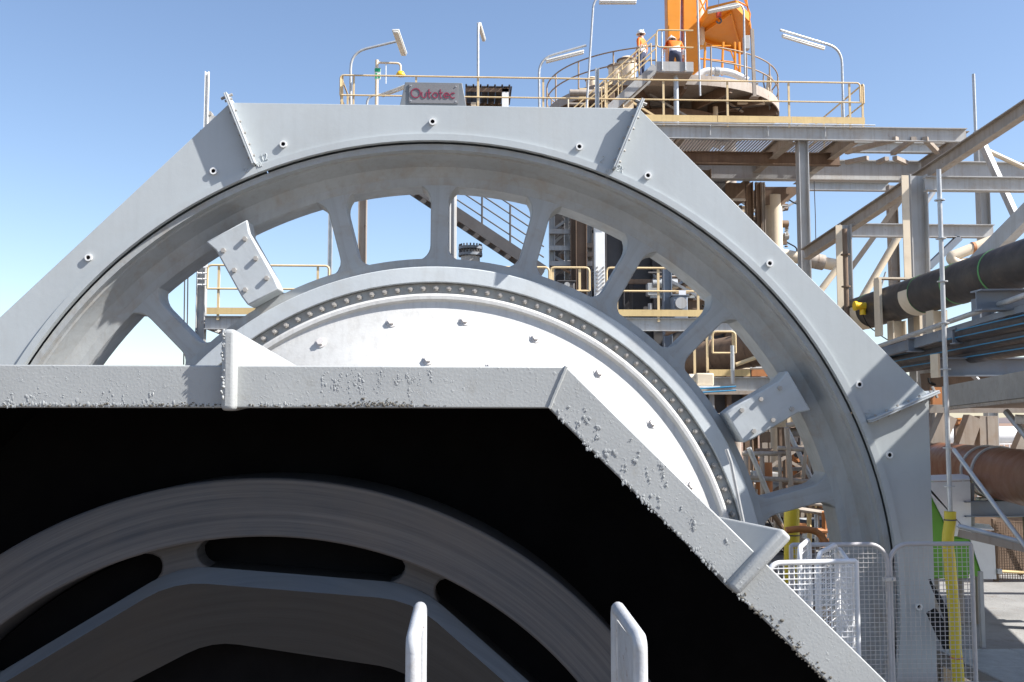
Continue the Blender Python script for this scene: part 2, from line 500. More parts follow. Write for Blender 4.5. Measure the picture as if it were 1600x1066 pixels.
# spokes: one mesh, 24 pieces
def spoke_mesh():
    w, fl = 0.125, 0.27
    ro, ri = 5.645, 4.565
    pts = []
    def side(sg):
        out = []
        n = 7
        for i in range(n+1):                     # outer fillet, top to waist
            a = math.pi/2*i/n
            out.append((sg*(w + fl*(1-math.sin(a))), ro - 0.0 - fl*(1-math.cos(a))))
        for i in range(n+1):                     # inner fillet
            a = math.pi/2*i/n
            out.append((sg*(w + fl*0.8*(1-math.cos(a))), ri + fl*0.8*(1-math.sin(a))))
        return out
    r_, l_ = side(1), side(-1)
    out = [(l_[0][0], ro+0.05), (r_[0][0], ro+0.05)] + r_ + [(r_[-1][0], ri-0.06), (l_[-1][0], ri-0.06)] + list(reversed(l_))
    # drop duplicates
    res = []
    for p in out:
        if not res or (abs(p[0]-res[-1][0]) + abs(p[1]-res[-1][1])) > 1e-5: res.append(p)
    return MB().prism(res, 0.252, 0.70)
sp_me = spoke_mesh().mesh('spoke', smooth=30)
sp_me.materials.append(M['gear_paint'])
for k in range(NSP):
    o = bpy.data.objects.new('spoke', sp_me); COL.objects.link(o); o.parent = gear
    o.location = (0, gy-13.0, 0); o.rotation_euler = (0, 2*math.pi*k/NSP + R(0.4), 0)
    b = o.modifiers.new('bevel', 'BEVEL'); b.width = 0.018; b.segments = 2; b.limit_method = 'ANGLE'; b.angle_limit = R(50)
# wide bolted split joints of the gear, a quarter turn apart
sj = MB().prism([(-0.23,4.60),(0.23,4.60),(0.25,4.75),(0.25,5.45),(0.31,5.62),(-0.31,5.62),(-0.25,5.45),(-0.25,4.75)], -0.15, 0.24).mesh('split_joint', smooth=30)
sj.materials.append(M['rim_paint'])
jb_ = MB().cyl((0,-0.19,0), (0,-0.148,0), 0.032, 6).mesh('joint_bolt'); jb_.materials.append(M['bolt_steel'])
for k in range(4):
    a = R(-30 + 90*k + 0.4)
    o = bpy.data.objects.new('split_joint', sj); COL.objects.link(o); o.parent = gear
    o.location = (0, gy-13.0, 0); o.rotation_euler = (0, a, 0)
    b = o.modifiers.new('bevel', 'BEVEL'); b.width = 0.02; b.segments = 2; b.limit_method = 'ANGLE'; b.angle_limit = R(40)
    if k < 2:
        for rr in (4.80, 5.10, 5.40):
            for sx in (-0.16, 0.16):
                q = bpy.data.objects.new('joint_bolt', jb_); COL.objects.link(q); q.parent = gear
                q.location = (rr*math.sin(a) + sx*math.cos(a), gy-13.0, rr*math.cos(a) - sx*math.sin(a))
# bolted flange of the drum
fy = gy - 0.02
m = MB()
m.lathe(GC, [(4.45, fy+0.03), (4.45, fy+0.30), (4.23, fy+0.30), (4.23, fy)], 192)
flange = B('shell_flange', m, 'rim_paint', mill, bevel=0.012, smooth=25)
m = MB()
m.lathe(GC, [(4.225, fy+0.10), (4.225, fy+0.26), (4.08, fy+0.26), (4.08, fy+0.10)], 192)
groove = B('bolt_groove', m, 'gear_paint', mill)
bolt_me = MB().cyl((0, 0.02, 0), (0, 0.10, 0), 0.036, 6).cyl((0, -0.02, 0), (0, 0.03, 0), 0.018, 8).mesh('flange_bolt')
bolt_me.materials.append(M['bolt_steel'])
NB = 150
for k in range(NB):
    a = 2*math.pi*k/NB
    if math.cos(a) > -0.05:
        o = bpy.data.objects.new('flange_bolt', bolt_me); COL.objects.link(o); o.parent = groove
        o.location = (4.153*math.sin(a), fy-13.0+0.005, 4.153*math.cos(a)); o.rotation_euler = (0, a, 0)
# white conical head
hy = fy
m = MB()
prof = [(4.075, hy+0.16), (4.075, hy-0.02), (4.045, hy-0.045), (4.0, hy-0.045), (3.965, hy-0.0), (3.88, hy-0.005), (3.26, hy-0.33), (2.2, hy-0.86), (1.55, hy-1.15), (1.45, hy-1.30), (1.45, hy-2.2), (1.35, hy-2.2), (1.35, hy+0.1), (3.9, hy+0.2)]
m.lathe(GC, prof, 192)
head = B('mill_head', m, 'head_paint', mill, smooth=25)
hb = MB().cyl((0, -0.045, 0), (0, 0.02, 0), 0.05, 6).cyl((0, -0.010, 0), (0, 0.02, 0), 0.075, 20).mesh('head_bolt')
hb.materials.append(M['bolt_head'])
tilt = math.atan2(0.33, 0.62)
for (rr, ph) in ((3.72, 0.0), (3.16, 7.5), ):
    yy = hy - 0.005 - (3.88 - rr)*0.33/0.62 if rr > 3.26 else hy - 0.33 - (3.26-rr)*0.53
    for k in range(24):
        a = R(15*k + ph + 6)
        if math.cos(a) > 0.1:
            o = bpy.data.objects.new('head_bolt', hb); COL.objects.link(o); o.parent = head
            o.rotation_mode = 'QUATERNION'
            nrm = Vector((math.sin(a)*math.sin(tilt), -math.cos(tilt), math.cos(a)*math.sin(tilt)))
            o.location = Vector((rr*math.sin(a), yy - 13.0, rr*math.cos(a)))
            o.rotation_quaternion = Vector((0,-1,0)).rotation_difference(nrm)
# drum shell behind
m = MB(); m.lathe(GC, [(4.10, gy+0.3), (4.10, 20.5), (4.0, 20.5), (4.0, gy+0.3)], 96)
B('drum_shell', m, 'gear_paint', mill)
m = MB(); m.lathe(GC, [(4.10, 20.5), (1.3, 21.6), (1.2, 21.6), (3.9, 20.5)], 96)
B('rear_head', m, 'gear_paint', mill)

# ================================================================ maker's sign on top of the guard
ztop = GC.z + GA
sx0, sx1 = P(622,165,13.35).x, P(731,165,13.35).x
sz1 = P(677,129,13.35).z
sb = T('sign_box', 'grey trapezoid sign box with dark red lettering on the guard top', 'sign', ((sx0+sx1)/2, 13.5, ztop))
tx0, tx1 = P(633,129,13.35).x, P(722,129,13.35).x
B('box', MB().prism([(sx0, ztop-0.0), (sx1, ztop-0.0), (tx1, sz1), (tx0, sz1)], 13.35, 13.85), 'sign_grey', sb, bevel=0.006)
px0, px1 = P(639,131,13.35).x, P(716,131,13.35).x
pz0, pz1 = P(677,162,13.35).z, P(677,132,13.35).z
pl = B('name_plate', MB().box(px0, px1, 13.335, 13.348, pz0, pz1), 'plate_grey', sb, bevel=0.002)
for (x, z) in ((px0+.03, pz0+.03), (px1-.03, pz0+.03), (px0+.03, pz1-.03), (px1-.03, pz1-.03)):
    B('plate_screw', MB().cyl((x,13.325,z),(x,13.337,z), 0.009, 8), 'galv', pl)
def letters(m, x0, x1, zb, zc, Y):
    # O u t o t e c from flat strokes; zb baseline, zc cap height
    H = zc - zb; xh = H*0.62; sw = H*0.105
    def arc(cx, cz, r, a0, a1, n=20):
        o = []
        for i in range(n+1):
            a = R(a0 + (a1-a0)*i/n)
            o.append((cx + r*math.cos(a), cz + r*math.sin(a)))
        return o
    def stroke(pts):
        L, Rr = [], []
        for i, p in enumerate(pts):
            a = pts[max(0,i-1)]; b = pts[min(len(pts)-1,i+1)]
            dx, dz = b[0]-a[0], b[1]-a[1]; l = math.hypot(dx,dz) or 1
            nx, nz = -dz/l*sw/2, dx/l*sw/2
            L.append((p[0]+nx, p[1]+nz)); Rr.append((p[0]-nx, p[1]-nz))
        for i in range(len(pts)-1):
            m.prism([Rr[i], Rr[i+1], L[i+1], L[i]], Y, Y+0.006)
    ro = H/2 - sw/2; r = xh/2 - sw/2
    wid = {'O': H*0.95, 'u': xh*0.88, 't': xh*0.6, 'o': xh*0.95, 'e': xh*0.95, 'c': xh*0.85}
    tot = sum(wid[c] for c in 'Outotec'); gap = (x1-x0-tot)/6
    x = x0
    for c in 'Outotec':
        w_ = wid[c]
        if c == 'O': stroke(arc(x+w_/2, zb+H/2, ro, 0, 360, 36))
        elif c == 'o': stroke(arc(x+w_/2, zb+xh/2, r, 0, 360, 28))
        elif c == 'u':
            rr = w_/2 - sw/2
            stroke([(x+sw/2, zb+xh)] + arc(x+w_/2, zb+rr+sw/2, rr, 180, 360, 16) + [(x+w_-sw/2, zb+xh)])
        elif c == 't':
            rr = xh*0.22
            stroke([(x+w_*0.35, zb+H*0.92)] + arc(x+w_*0.35+rr, zb+rr+sw/2, rr, 180, 275, 10))
            m.prism([(x, zb+xh-sw), (x+w_, zb+xh-sw), (x+w_, zb+xh), (x, zb+xh)], Y-0.001, Y+0.005)
        elif c == 'e':
            stroke(arc(x+w_/2, zb+xh/2, r, 0, 318, 26))
            m.prism([(x+sw, zb+xh/2-sw*.5), (x+w_-sw*0.3, zb+xh/2-sw*.5), (x+w_-sw*0.3, zb+xh/2+sw*.5), (x+sw, zb+xh/2+sw*.5)], Y-0.001, Y+0.005)
        elif c == 'c': stroke(arc(x+w_/2, zb+xh/2, r, 48, 312, 24))
        x += w_ + gap
m = MB()
letters(m, P(642,147,13.33).x, P(712,147,13.33).x, P(677,153.8,13.33).z, P(677,138.3,13.33).z, 13.327)
B('lettering', m, 'letter_red', pl, smooth=0)

# ================================================================ near guard round the feed trunnion
NY = 4.2
def N(px, py): p = P(px, py, NY); return (p.x, p.z)
ng = T('trunnion_guard', 'close grey octagonal frame with lumpy peeling paint and black interior', 'guard', (-0.9, NY, 0.0))
oA, oB, oC = N(-140, 569.5), N(885, 573), N(1700, 1376)
iA, iB, iC = N(-112, 637), N(858, 638), N(1610, 1377)
oL, iL = N(-700, 1130), N(-640, 1160)
D = 0.05
fp = B('face_plate', MB().prism([oA, oB, iB, iA], NY, NY+D), 'near_paint', ng, bevel=0.006)
fp2 = B('face_plate', MB().prism([oB, oC, iC, iB], NY+0.0015, NY+D), 'near_paint', ng, bevel=0.006)
B('face_plate', MB().prism([oL, oA, iA, iL], NY+0.001, NY+D), 'near_paint', ng, bevel=0.006)
# skin of the hood running back from the face, a little inside the face plates
def shrink(o, i, k): return (o[0]+(i[0]-o[0])*k, o[1]+(i[1]-o[1])*k)
k0, k1 = 0.25, 0.32
hA, hB, hC, hL = (shrink(oA,iA,k0), shrink(oB,iB,k0), shrink(oC,iC,k0), shrink(oL,iL,k0))
jA, jB, jC, jL = (shrink(oA,iA,k1), shrink(oB,iB,k1), shrink(oC,iC,k1), shrink(oL,iL,k1))
hood = MB()
hood.prism([hA, hB, jB, jA], NY+D, NY+1.5).prism([hB, hC, jC, jB], NY+D, NY+1.5).prism([hL, hA, jA, jL], NY+D, NY+1.5)
B('hood_skin', hood, 'near_paint', ng)
k2, k3 = 0.335, 0.40
lA, lB, lC, lL = (shrink(oA,iA,k2), shrink(oB,iB,k2), shrink(oC,iC,k2), shrink(oL,iL,k2))
nA, nB, nC, nL = (shrink(oA,iA,k3), shrink(oB,iB,k3), shrink(oC,iC,k3), shrink(oL,iL,k3))
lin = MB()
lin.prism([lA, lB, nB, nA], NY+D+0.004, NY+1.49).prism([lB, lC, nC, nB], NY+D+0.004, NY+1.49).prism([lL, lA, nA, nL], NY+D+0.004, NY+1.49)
B('dark_lining', lin, 'interior_shade', ng)  # black skin that paints in the shade under the hood
B('back_plate', MB().prism([lA, lB, lC, (lC[0], -2.5), (lL[0], -2.5), lL], NY+1.42, NY+1.47), 'interior_shade', ng)
# weld seam on the corner
pts = []
for i in range(15):
    t = i/14
    x = oB[0] + (iB[0]-oB[0])*t; z = oB[1] + (iB[1]-oB[1])*t
    pts.append((x + random.uniform(-.0015,.0015), NY-0.001, z))
B('weld_seam', MB().tube(pts, 0.0085, 6), 'near_paint', ng)
# joint plates standing out of the frame
def joint(c_out, c_in, dirn, nrm, width, extra, depth, drop):
    """doubled flange across the frame: from c_in out to c_out+extra along nrm"""
    c_out, c_in, dirn, nrm = [Vector((a[0],0,a[1])) for a in (c_out, c_in, dirn, nrm)]
    for s0, s1 in ((-width/2, width/2),):
        m = MB()
        a = c_in + dirn*s0 - nrm*0.012; b = c_in + dirn*s1 - nrm*0.012
        c = c_out + nrm*extra + dirn*s1; d = c_out + nrm*extra + dirn*s0
        y0 = NY - 0.052
        back = NY + depth
        cb = c_out + nrm*drop + dirn*s1; db = c_out + nrm*drop + dirn*s0
        ab = c_out - nrm*0.09 + dirn*s0; bb = c_out - nrm*0.09 + dirn*s1
        v = [(p.x, y0, p.z) for p in (a, b, c, d)] + [(p.x, NY+D+0.01, p.z) for p in (a, b)] + [(p.x, back, p.z) for p in (ab, bb, cb, db)]
        f = [(0,1,2,3), (3,2,8,9), (6,7,8,9), (1,5,7,8,2), (0,3,9,6,4), (0,4,5,1), (4,6,7,5)]
        m.add(v, f)
        jp = B('joint_plate', m, 'near_paint', ng, bevel=0.02); jp.modifiers['bevel'].segments = 4
cx = (N(361,572)[0])
joint((cx, oA[1] + (oB[1]-oA[1])*0.46), (cx, iA[1] + (iB[1]-iA[1])*0.46), (1,0), (0,1), 0.058, 0.150, 1.6, 0.075)
dd = Vector((oC[0]-oB[0], oC[1]-oB[1])).normalized()
nn = Vector((-dd[1], dd[0])); nn = nn if nn[0] > 0 else -nn
po, pi_ = N(1172, 866), N(1150, 915)
# on the outer / inner edge lines
def on(a, b, px):
    lo, hi = 0.0, 1.0
    for _ in range(50):
        mid = (lo+hi)/2
        q = (a[0]+(b[0]-a[0])*mid, a[1]+(b[1]-a[1])*mid)
        if q[0] < N(px, 800)[0]: lo = mid
        else: hi = mid
    return q
q_o = on(oB, oC, 1186)
q_i = (q_o[0] - nn[0]*0.172, q_o[1] - nn[1]*0.172)
joint(q_o, q_i, tuple(dd), tuple(nn), 0.062, 0.150, 1.35, 0.075)
# lumps of blistered paint
def blisters(clusters, seed, name='paint_blisters'):
    rnd = random.Random(seed)
    m = MB()
    for (x0, y0, x1, y1, n, r0, r1) in clusters:
        for _ in range(int(n*2.2)):
            t = rnd.random()
            px = x0 + (x1-x0)*t + rnd.gauss(0, 2.0); py = y0 + (y1-y0)*t + rnd.gauss(0, 1.5)
            c = P(px, py, NY)
            r = r0*.35 + (r1*.75-r0*.35)*rnd.random()**3.2
            m.ico((c.x, NY-0.0005, c.z), r, (rnd.uniform(.7,1.4), rnd.uniform(.16,.36), rnd.uniform(.7,2.4)), 1)
    return B(name, m, 'near_paint', ng, kind='stuff', smooth=60)
cl = []
rnd = random.Random(3)
for x in range(2, 345, 7):
    cl.append((x, 632, x+7, 633, rnd.choice([1,2,3,4]), .003, .008))
for x in (12, 20, 45, 62, 66, 70, 98, 122, 160, 168, 172, 176, 190, 210, 225, 230, 236):
    cl.append((x, 612+rnd.uniform(-4,8), x+rnd.uniform(-3,3), 634, rnd.randint(3,8), .002, .0075))
for x in (505, 520, 527, 533, 545, 552, 563, 568, 590, 594, 597, 618, 623, 637, 640, 644, 656, 672):
    y = rnd.uniform(576, 590)
    cl.append((x, y, x+rnd.uniform(-4,4), y+rnd.uniform(8, 50), rnd.randint(5,14), .002, .0065))
for x in range(380, 660, 6):
    cl.append((x, 633, x+6, 633, rnd.choice([0,1,2,3]), .003, .006))
def dg(t, s):  # diagonal frame: t along, s 0 outer..1 inner
    return (885+t*495 + (858-885)*s - 0*s, 573+t*493 + (638-573)*s)
for i in range(46):
    t = 0.03 + 0.56*rnd.random(); s = min(1, max(0.05, rnd.gauss(0.62, 0.28)))
    a = dg(t, s); b = dg(t + rnd.uniform(-.01,.03), min(1, s+rnd.uniform(0,.2)))
    cl.append((a[0], a[1], b[0], b[1], rnd.randint(3, 9), .002, .0085))
for i in range(60):
    t = 0.02 + 0.62*i/60; a = dg(t, 0.95)
    cl.append((a[0], a[1], a[0]+8, a[1]+8, rnd.randint(1,4), .003, .008))
blisters(cl, 5)
rnd = random.Random(8); m = MB()
for (a0, a1, n_, sp_) in ((0, 345, 150, 2.2), (545, 645, 150, 4.5), (390, 545, 50, 1.6), (645, 700, 14, 1.5)):
    for _ in range(n_):
        c = P(rnd.uniform(a0, a1), 635.0 - abs(rnd.gauss(0, sp_)), NY)
        m.ico((c.x, NY-0.0008, c.z), .0015 + .0045*rnd.random()**2, (rnd.uniform(.8,1.6), .45, rnd.uniform(.6,1.2)), 1)
for _ in range(150):
    t = 0.60 + 0.38*rnd.random(); a = dg(t, 1.0 - abs(rnd.gauss(0, 0.12)))
    c = P(a[0], a[1], NY)
    m.ico((c.x, NY+0.0004, c.z), .002 + .006*rnd.random()**2, (rnd.uniform(.8,1.6), .4, rnd.uniform(.6,1.4)), 1)
B('grime_crust', m, 'crust_dark', ng, kind='stuff', smooth=60)
# ragged paint along the joint plate's edge
m = MB(); rnd = random.Random(9)
for i in range(170):
    py = rnd.uniform(517, 634)
    c = P(349.5 + rnd.gauss(0, 1.6), py, NY-0.04)
    m.ico((c.x, NY-0.040 + rnd.uniform(-.012,.025), c.z), rnd.uniform(.004,.011), (rnd.uniform(.5,1), .8, rnd.uniform(.6,1.3)), 1)
B('paint_crust', m, 'near_paint', ng, kind='stuff', smooth=60)

# ================================================================ feed trunnion inside the near guard
FY = 4.72
def circ(pts, Y):                                # circle through three pixels standing at depth Y
    (x1,z1),(x2,z2),(x3,z3) = [(P(a,b,Y).x, P(a,b,Y).z) for a, b in pts]
    d = 2*(x1*(z2-z3) + x2*(z3-z1) + x3*(z1-z2))
    ux = ((x1*x1+z1*z1)*(z2-z3) + (x2*x2+z2*z2)*(z3-z1) + (x3*x3+z3*z3)*(z1-z2))/d
    uz_ = ((x1*x1+z1*z1)*(x3-x2) + (x2*x2+z2*z2)*(x1-x3) + (x3*x3+z3*z3)*(x2-x1))/d
    return Vector((ux, Y, uz_)), math.hypot(x1-ux, z1-uz_)
FC, r_o = circ(((0, 866), (412, 747), (1018, 1066)), FY)
ft = T('feed_trunnion', 'dark turned steel ring with ten-sided flange inside the near guard', 'trunnion', (FC.x, FY, FC.z))
def rad(px, py, Y): p = P(px, py, Y); return math.hypot(p.x-FC.x, p.z-FC.z)
r_i = rad(414, 839, FY)
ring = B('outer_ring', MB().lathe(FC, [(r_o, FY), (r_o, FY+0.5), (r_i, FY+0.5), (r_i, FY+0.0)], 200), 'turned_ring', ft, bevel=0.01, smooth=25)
B('inner_drum', MB().lathe(FC, [(r_i-0.01, FY+0.38), (r_i-0.01, FY+0.6), (0.4, FY+0.6), (0.4, FY+0.38)], 120), 'interior_shade', ft)
def dec(r, ph, n=10, k=5):                       # ten-sided outline with rounded corners
    vs = [Vector((FC.x + r*math.sin(R(ph + 360/n*i)), FC.z + r*math.cos(R(ph + 360/n*i)))) for i in range(n)]
    out = []
    for i in range(n):
        a, b, c = vs[i-1], vs[i], vs[(i+1) % n]
        p0 = b + (a-b)*0.14; p2 = b + (c-b)*0.14
        for q in range(k):
            t = q/(k-1)
            p = p0*(1-t)**2 + b*2*t*(1-t) + p2*t*t
            out.append((p.x, p.y))
    return out
ph = -13.0
ro_, rm_, ri_ = rad(275, 884, FY+0.16), rad(272, 908, FY+0.02), rad(337, 1000, FY+0.06)
def ringpoly(ra, rb, pha, phb, ya, yb):
    a, b = dec(ra, pha), dec(rb, phb); n = len(a)
    m = MB()
    v = [(x, ya, z) for x, z in a] + [(x, yb, z) for x, z in b]
    f = [(i, (i+1) % n, (i+1) % n + n, i+n) for i in range(n)]
    m.add(v, f); return m
B('chamfer', ringpoly(ro_, rm_, ph, ph, FY+0.16, FY+0.02), 'skylit_edge', ft)
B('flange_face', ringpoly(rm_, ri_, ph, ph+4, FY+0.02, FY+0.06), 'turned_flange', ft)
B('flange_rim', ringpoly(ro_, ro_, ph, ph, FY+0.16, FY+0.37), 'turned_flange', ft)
B('flange_bore', ringpoly(ri_, ri_, ph+4, ph+4, FY+0.06, FY+0.37), 'interior_shade', ft)
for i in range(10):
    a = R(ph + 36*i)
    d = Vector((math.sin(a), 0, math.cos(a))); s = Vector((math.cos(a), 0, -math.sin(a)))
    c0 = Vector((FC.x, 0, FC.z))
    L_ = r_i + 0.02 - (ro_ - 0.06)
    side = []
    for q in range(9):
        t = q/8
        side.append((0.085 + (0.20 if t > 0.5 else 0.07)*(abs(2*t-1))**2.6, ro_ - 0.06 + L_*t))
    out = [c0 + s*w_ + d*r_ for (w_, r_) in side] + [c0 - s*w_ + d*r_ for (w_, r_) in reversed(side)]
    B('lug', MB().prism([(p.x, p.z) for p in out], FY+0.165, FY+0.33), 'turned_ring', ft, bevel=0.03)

# ================================================================ ladder heads in front of the near guard
lad = T('access_ladder', 'white tubular ladder with two looped hand grips in the foreground', 'ladder', (0.15, 2.8, 0.0))
def loop(xb, yb, xf, yf):
    b = P(xb, yb, 3.02); zt = b.z
    f = P(xf, yf, 2.62)
    x = (b.x + f.x)/2
    pts = bend([(b.x, 3.02, -0.2), (b.x, 3.02, zt), (b.x, 2.62, zt-0.01), (b.x, 2.62, -0.2)], 0.03, 6)
    B('hand_grip', MB().tube(pts, 0.0195, 14), 'ladder_white', lad, smooth=60)
    B('stile_plate', MB().box(b.x-0.004, b.x+0.004, 2.705, 2.995, -0.2, zt-0.035), 'ladder_white', lad)
    return b.x
paint('ladder_white', (0.43, 0.44, 0.45), 0.5, 0.12, 0.6, (0.33,0.29,0.24), 9, rust=0.95, bmp=0.004)
xa = loop(657, 948, 637, 985)
xb = loop(964, 948, 997, 978)
for i in range(6):
    z = 1.45 - 0.28*i
    B('rung', MB().cyl((xa, 3.0, z), (xb, 3.0, z), 0.014, 10), 'ladder_white', lad)
# ================================================================ shared builders for the plant behind
def rail_run(root, pts, h=1.08, posts=None, closed_ends=True, mat='rail_cream', r=0.024, mid=True, end0=True, end1=True, pr=None):
    """handrail over deck points pts: looped top and knee rail, separate posts"""
    pts = [Vector(p) for p in pts]
    up = Vector((0,0,h)); half = Vector((0,0,h*0.52))
    if closed_ends and mid:
        line = ([pts[0]+half] if end0 else []) + [p+up for p in pts] + ([pts[-1]+half] if end1 else [])
        B('top_rail', MB().tube(bend(line, 0.10, 4), r, 8), mat, root, smooth=60)
        B('knee_rail', MB().tube([p+half for p in pts], r*0.9, 8), mat, root, smooth=60)
    else:
        B('top_rail', MB().tube([p+up for p in pts], r, 8), mat, root, smooth=60)
        if mid: B('knee_rail', MB().tube([p+half for p in pts], r*0.9, 8), mat, root, smooth=60)
    for q in (posts or []):
        q = Vector(q)
        B('post', MB().bar(q - Vector((0,0,0.12)), q+up-Vector((0,0,r)), (pr or r)*2.2, (pr or r)*1.6, up=(0,1,0)), mat, root)
def lerp(a, b, t): return Vector(a) + (Vector(b) - Vector(a))*t
def lamp(label, pole, fix0, fix1, r=0.035, mat='galv', w=0.13, hang=0.07):
    t = T('lamp_post', label, 'lamp', pole[0], 'tubular lamp posts on the plant')
    B('pole', MB().tube(bend(pole, 0.45, 6), r, 10), mat, t, smooth=60)
    f0, f1 = Vector(fix0), Vector(fix1)
    d = Vector((0,0,-hang))
    B('fixture', MB().bar(f0 + d, f1 + d, w, 0.055), 'lamp_white', t, bevel=0.015)
    B('diffuser', MB().bar(f0 + d + Vector((0,0,-0.05)), f1 + d + Vector((0,0,-0.05)), w*0.8, 0.045), 'lamp_white', t, bevel=0.02)
    return t
def grating(root, x0, x1, y0, y1, z, nx, mat='steel_dust_bounce', gap=0.02, pitch=0.07):
    w = (x1-x0)/nx
    m = MB()
    n = int((y1-y0)/0.10)
    for i in range(n+1):
        y = (y1-y0)*i/n
        m.box(0, w-gap, y-0.004, y+0.004, -0.012, 0)
    k = int((w-gap)/pitch)
    for i in range(k+1):
        x = (w-gap)*i/k
        m.box(x-0.008, x+0.008, 0, y1-y0, -0.05, -0.013)
    me = m.mesh('grating_panel', smooth=0); me.materials.append(M[mat])
    o0 = off_of(root)
    for i in range(nx):
        o = bpy.data.objects.new('grating_panel', me); COL.objects.link(o); o.parent = root
        o.location = Vector((x0 + w*i, y0, z)) - o0

# ================================================================ upper platform behind the guard
UY, UB = 26.0, 31.0
uz = P(1345, 193.5, UY).z
ux0, ux1 = P(531, 190, UY).x, P(1352, 193, UY).x
up = T('upper_platform', 'long high walkway with cream handrails above the guard', 'platform', (ux1, UY, uz))
xs = [P(p, 150, UY).x for p in (650, 747, 849, 948, 1037, 1137, 1233, 1328)]
rail_run(up, [(ux0, UY, uz), (ux1-0.12, UY, uz)], 1.13, [(x, UY+0.03, uz) for x in xs] + [(ux0+0.35, UY+0.03, uz), (ux0+0.05, UY+0.03, uz)])
rail_run(up, [(ux1, UY+0.05, uz), (ux1, UB, uz)], 1.13, [(ux1, UY+0.15, uz), (ux1, UY+1.6, uz), (ux1, UY+3.1, uz), (ux1, UB, uz)])
rail_run(up, [(ux0, UY+0.1, uz), (ux0, UB, uz)], 1.13, [(ux0, UY+0.25, uz), (ux0, UY+1.6, uz), (ux0, UB, uz)])
n = 7
for i in range(n):
    a, b = ux0 + (ux1-ux0)*i/n, ux0 + (ux1-ux0)*(i+1)/n - 0.012
    B('toe_board', MB().box(a, b, UY-0.012 - 0.004*(i % 2), UY, uz-0.01, uz+0.17), 'toe_yellow', up)
B('conduit', MB().tube([(ux0, UY-0.05, uz-0.055), (ux1+0.25, UY-0.05, uz-0.055)], 0.018, 8), 'galv', up)
fz = uz - 0.27
B('fascia_beam', MB().channel((ux0, UY+0.06, fz), (P(1512,210,UY).x, UY+0.06, fz), 0.38, 0.12, 0.02, side=-1), 'steel_grey', up)
for i in range(9):
    x = ux0 + (ux1-ux0)*(i+0.3)/9
    B('stiffener', MB().box(x-0.012, x+0.012, UY-0.01, UY+0.03, fz-0.10, fz+0.17), 'steel_grey', up)
grating(up, ux0, ux1, UY+0.14, UB, uz-0.02, 9, pitch=0.09)
for i, px in enumerate((570, 700, 830, 940, 1075, 1240, 1337)):
    x = P(px, 200, UY).x
    hgt = 0.42 if px in (1240, 1337) else 0.22
    B('joist', MB().ibeam((x, UY+0.13, uz-0.085-hgt/2), (x, UB-0.1, uz-0.085-hgt/2), hgt, 0.22 if hgt > .3 else 0.12, 0.018), 'steel_dust_bounce', up)
B('cross_beam', MB().ibeam((ux0, UY+1.9, uz-0.36-0.13), (ux1, UY+1.9, uz-0.36-0.13), 0.36, 0.2, 0.02), 'steel_brown', up)
# angle bracket on deck
q = P(1258, 186, UY+0.6)
B('deck_bracket', MB().slab([(q.x-0.25, UY+0.6, uz), (q.x+0.1, UY+0.6, uz), (q.x+0.1, UY+0.6, uz+0.22), (q.x-0.02, UY+0.6, uz+0.22)], (0, 0.25, 0)), 'cream_paint', up)

# ================================================================ steel frame carrying the platform, right
sf = T('steel_frame', 'dusty grey steel frame of columns and beams right of the guard', 'steel frame', (P(1255,400,26).x, 26.2, -7.4))
def col(px0, py0, px1, py1, Y, wd, dp, mat='steel_grey', zb=None, name='column', flat=False):
    a = P(px0, py0, Y); b = P(px1, py1, Y)
    x = (a.x+b.x)/2
    z0 = b.z if zb is None else zb
    m = MB().ibeam((x, Y, z0), (x, Y, a.z), wd, dp, 0.022, up=(1,0,0)) if not flat else MB().bar((x, Y, z0), (x, Y, a.z), wd, dp, up=(0,1,0))
    return B(name, m, mat, sf)
col(1246, 197, 1263, 400, 26.25, 0.27, 0.3, zb=-7.4)
z1 = P(1300, 267, 29.5).z
B('girder', MB().ibeam((P(1000,267,29.5).x, 29.5, z1), (P(1640,267,29.5).x, 29.5, z1), 0.62, 0.30, 0.03), 'steel_grey', sf)
# frame bay right of the platform: rails of a horizontal truss
zt = P(1450, 232, 28.4).z
B('beam', MB().ibeam((P(1320,236,28.4).x, 28.4, zt), (P(1478,236,28.4).x, 28.4, zt), 0.30, 0.2, 0.02), 'steel_grey', sf)
for (a, b) in (((1322,238),(1402,217)), ((1395,240),(1428,217)), ((1445,217),(1465,238)), ((1322,254),(1356,247)), ((1372,254),(1386,248)), ((1398,247),(1416,255))):
    p = PZ(a[0], a[1], fz-0.12); q = PZ(b[0], b[1], fz-0.12)
    B('plan_brace', MB().bar(p, q, 0.14, 0.12), 'steel_dust_bounce', sf)
xr = P(1512, 205, 26.1).x
B('end_beam', MB().ibeam((xr, 26.2, fz), (P(1440,258,29.4).x, 29.4, fz), 0.34, 0.2, 0.02), 'steel_dust_bounce', sf)
# long raking beam
B('raking_beam', MB().ibeam(P(1258,398,25.6), P(1640,145,19.5), 0.30, 0.24, 0.022), 'steel_dust_bounce', sf)
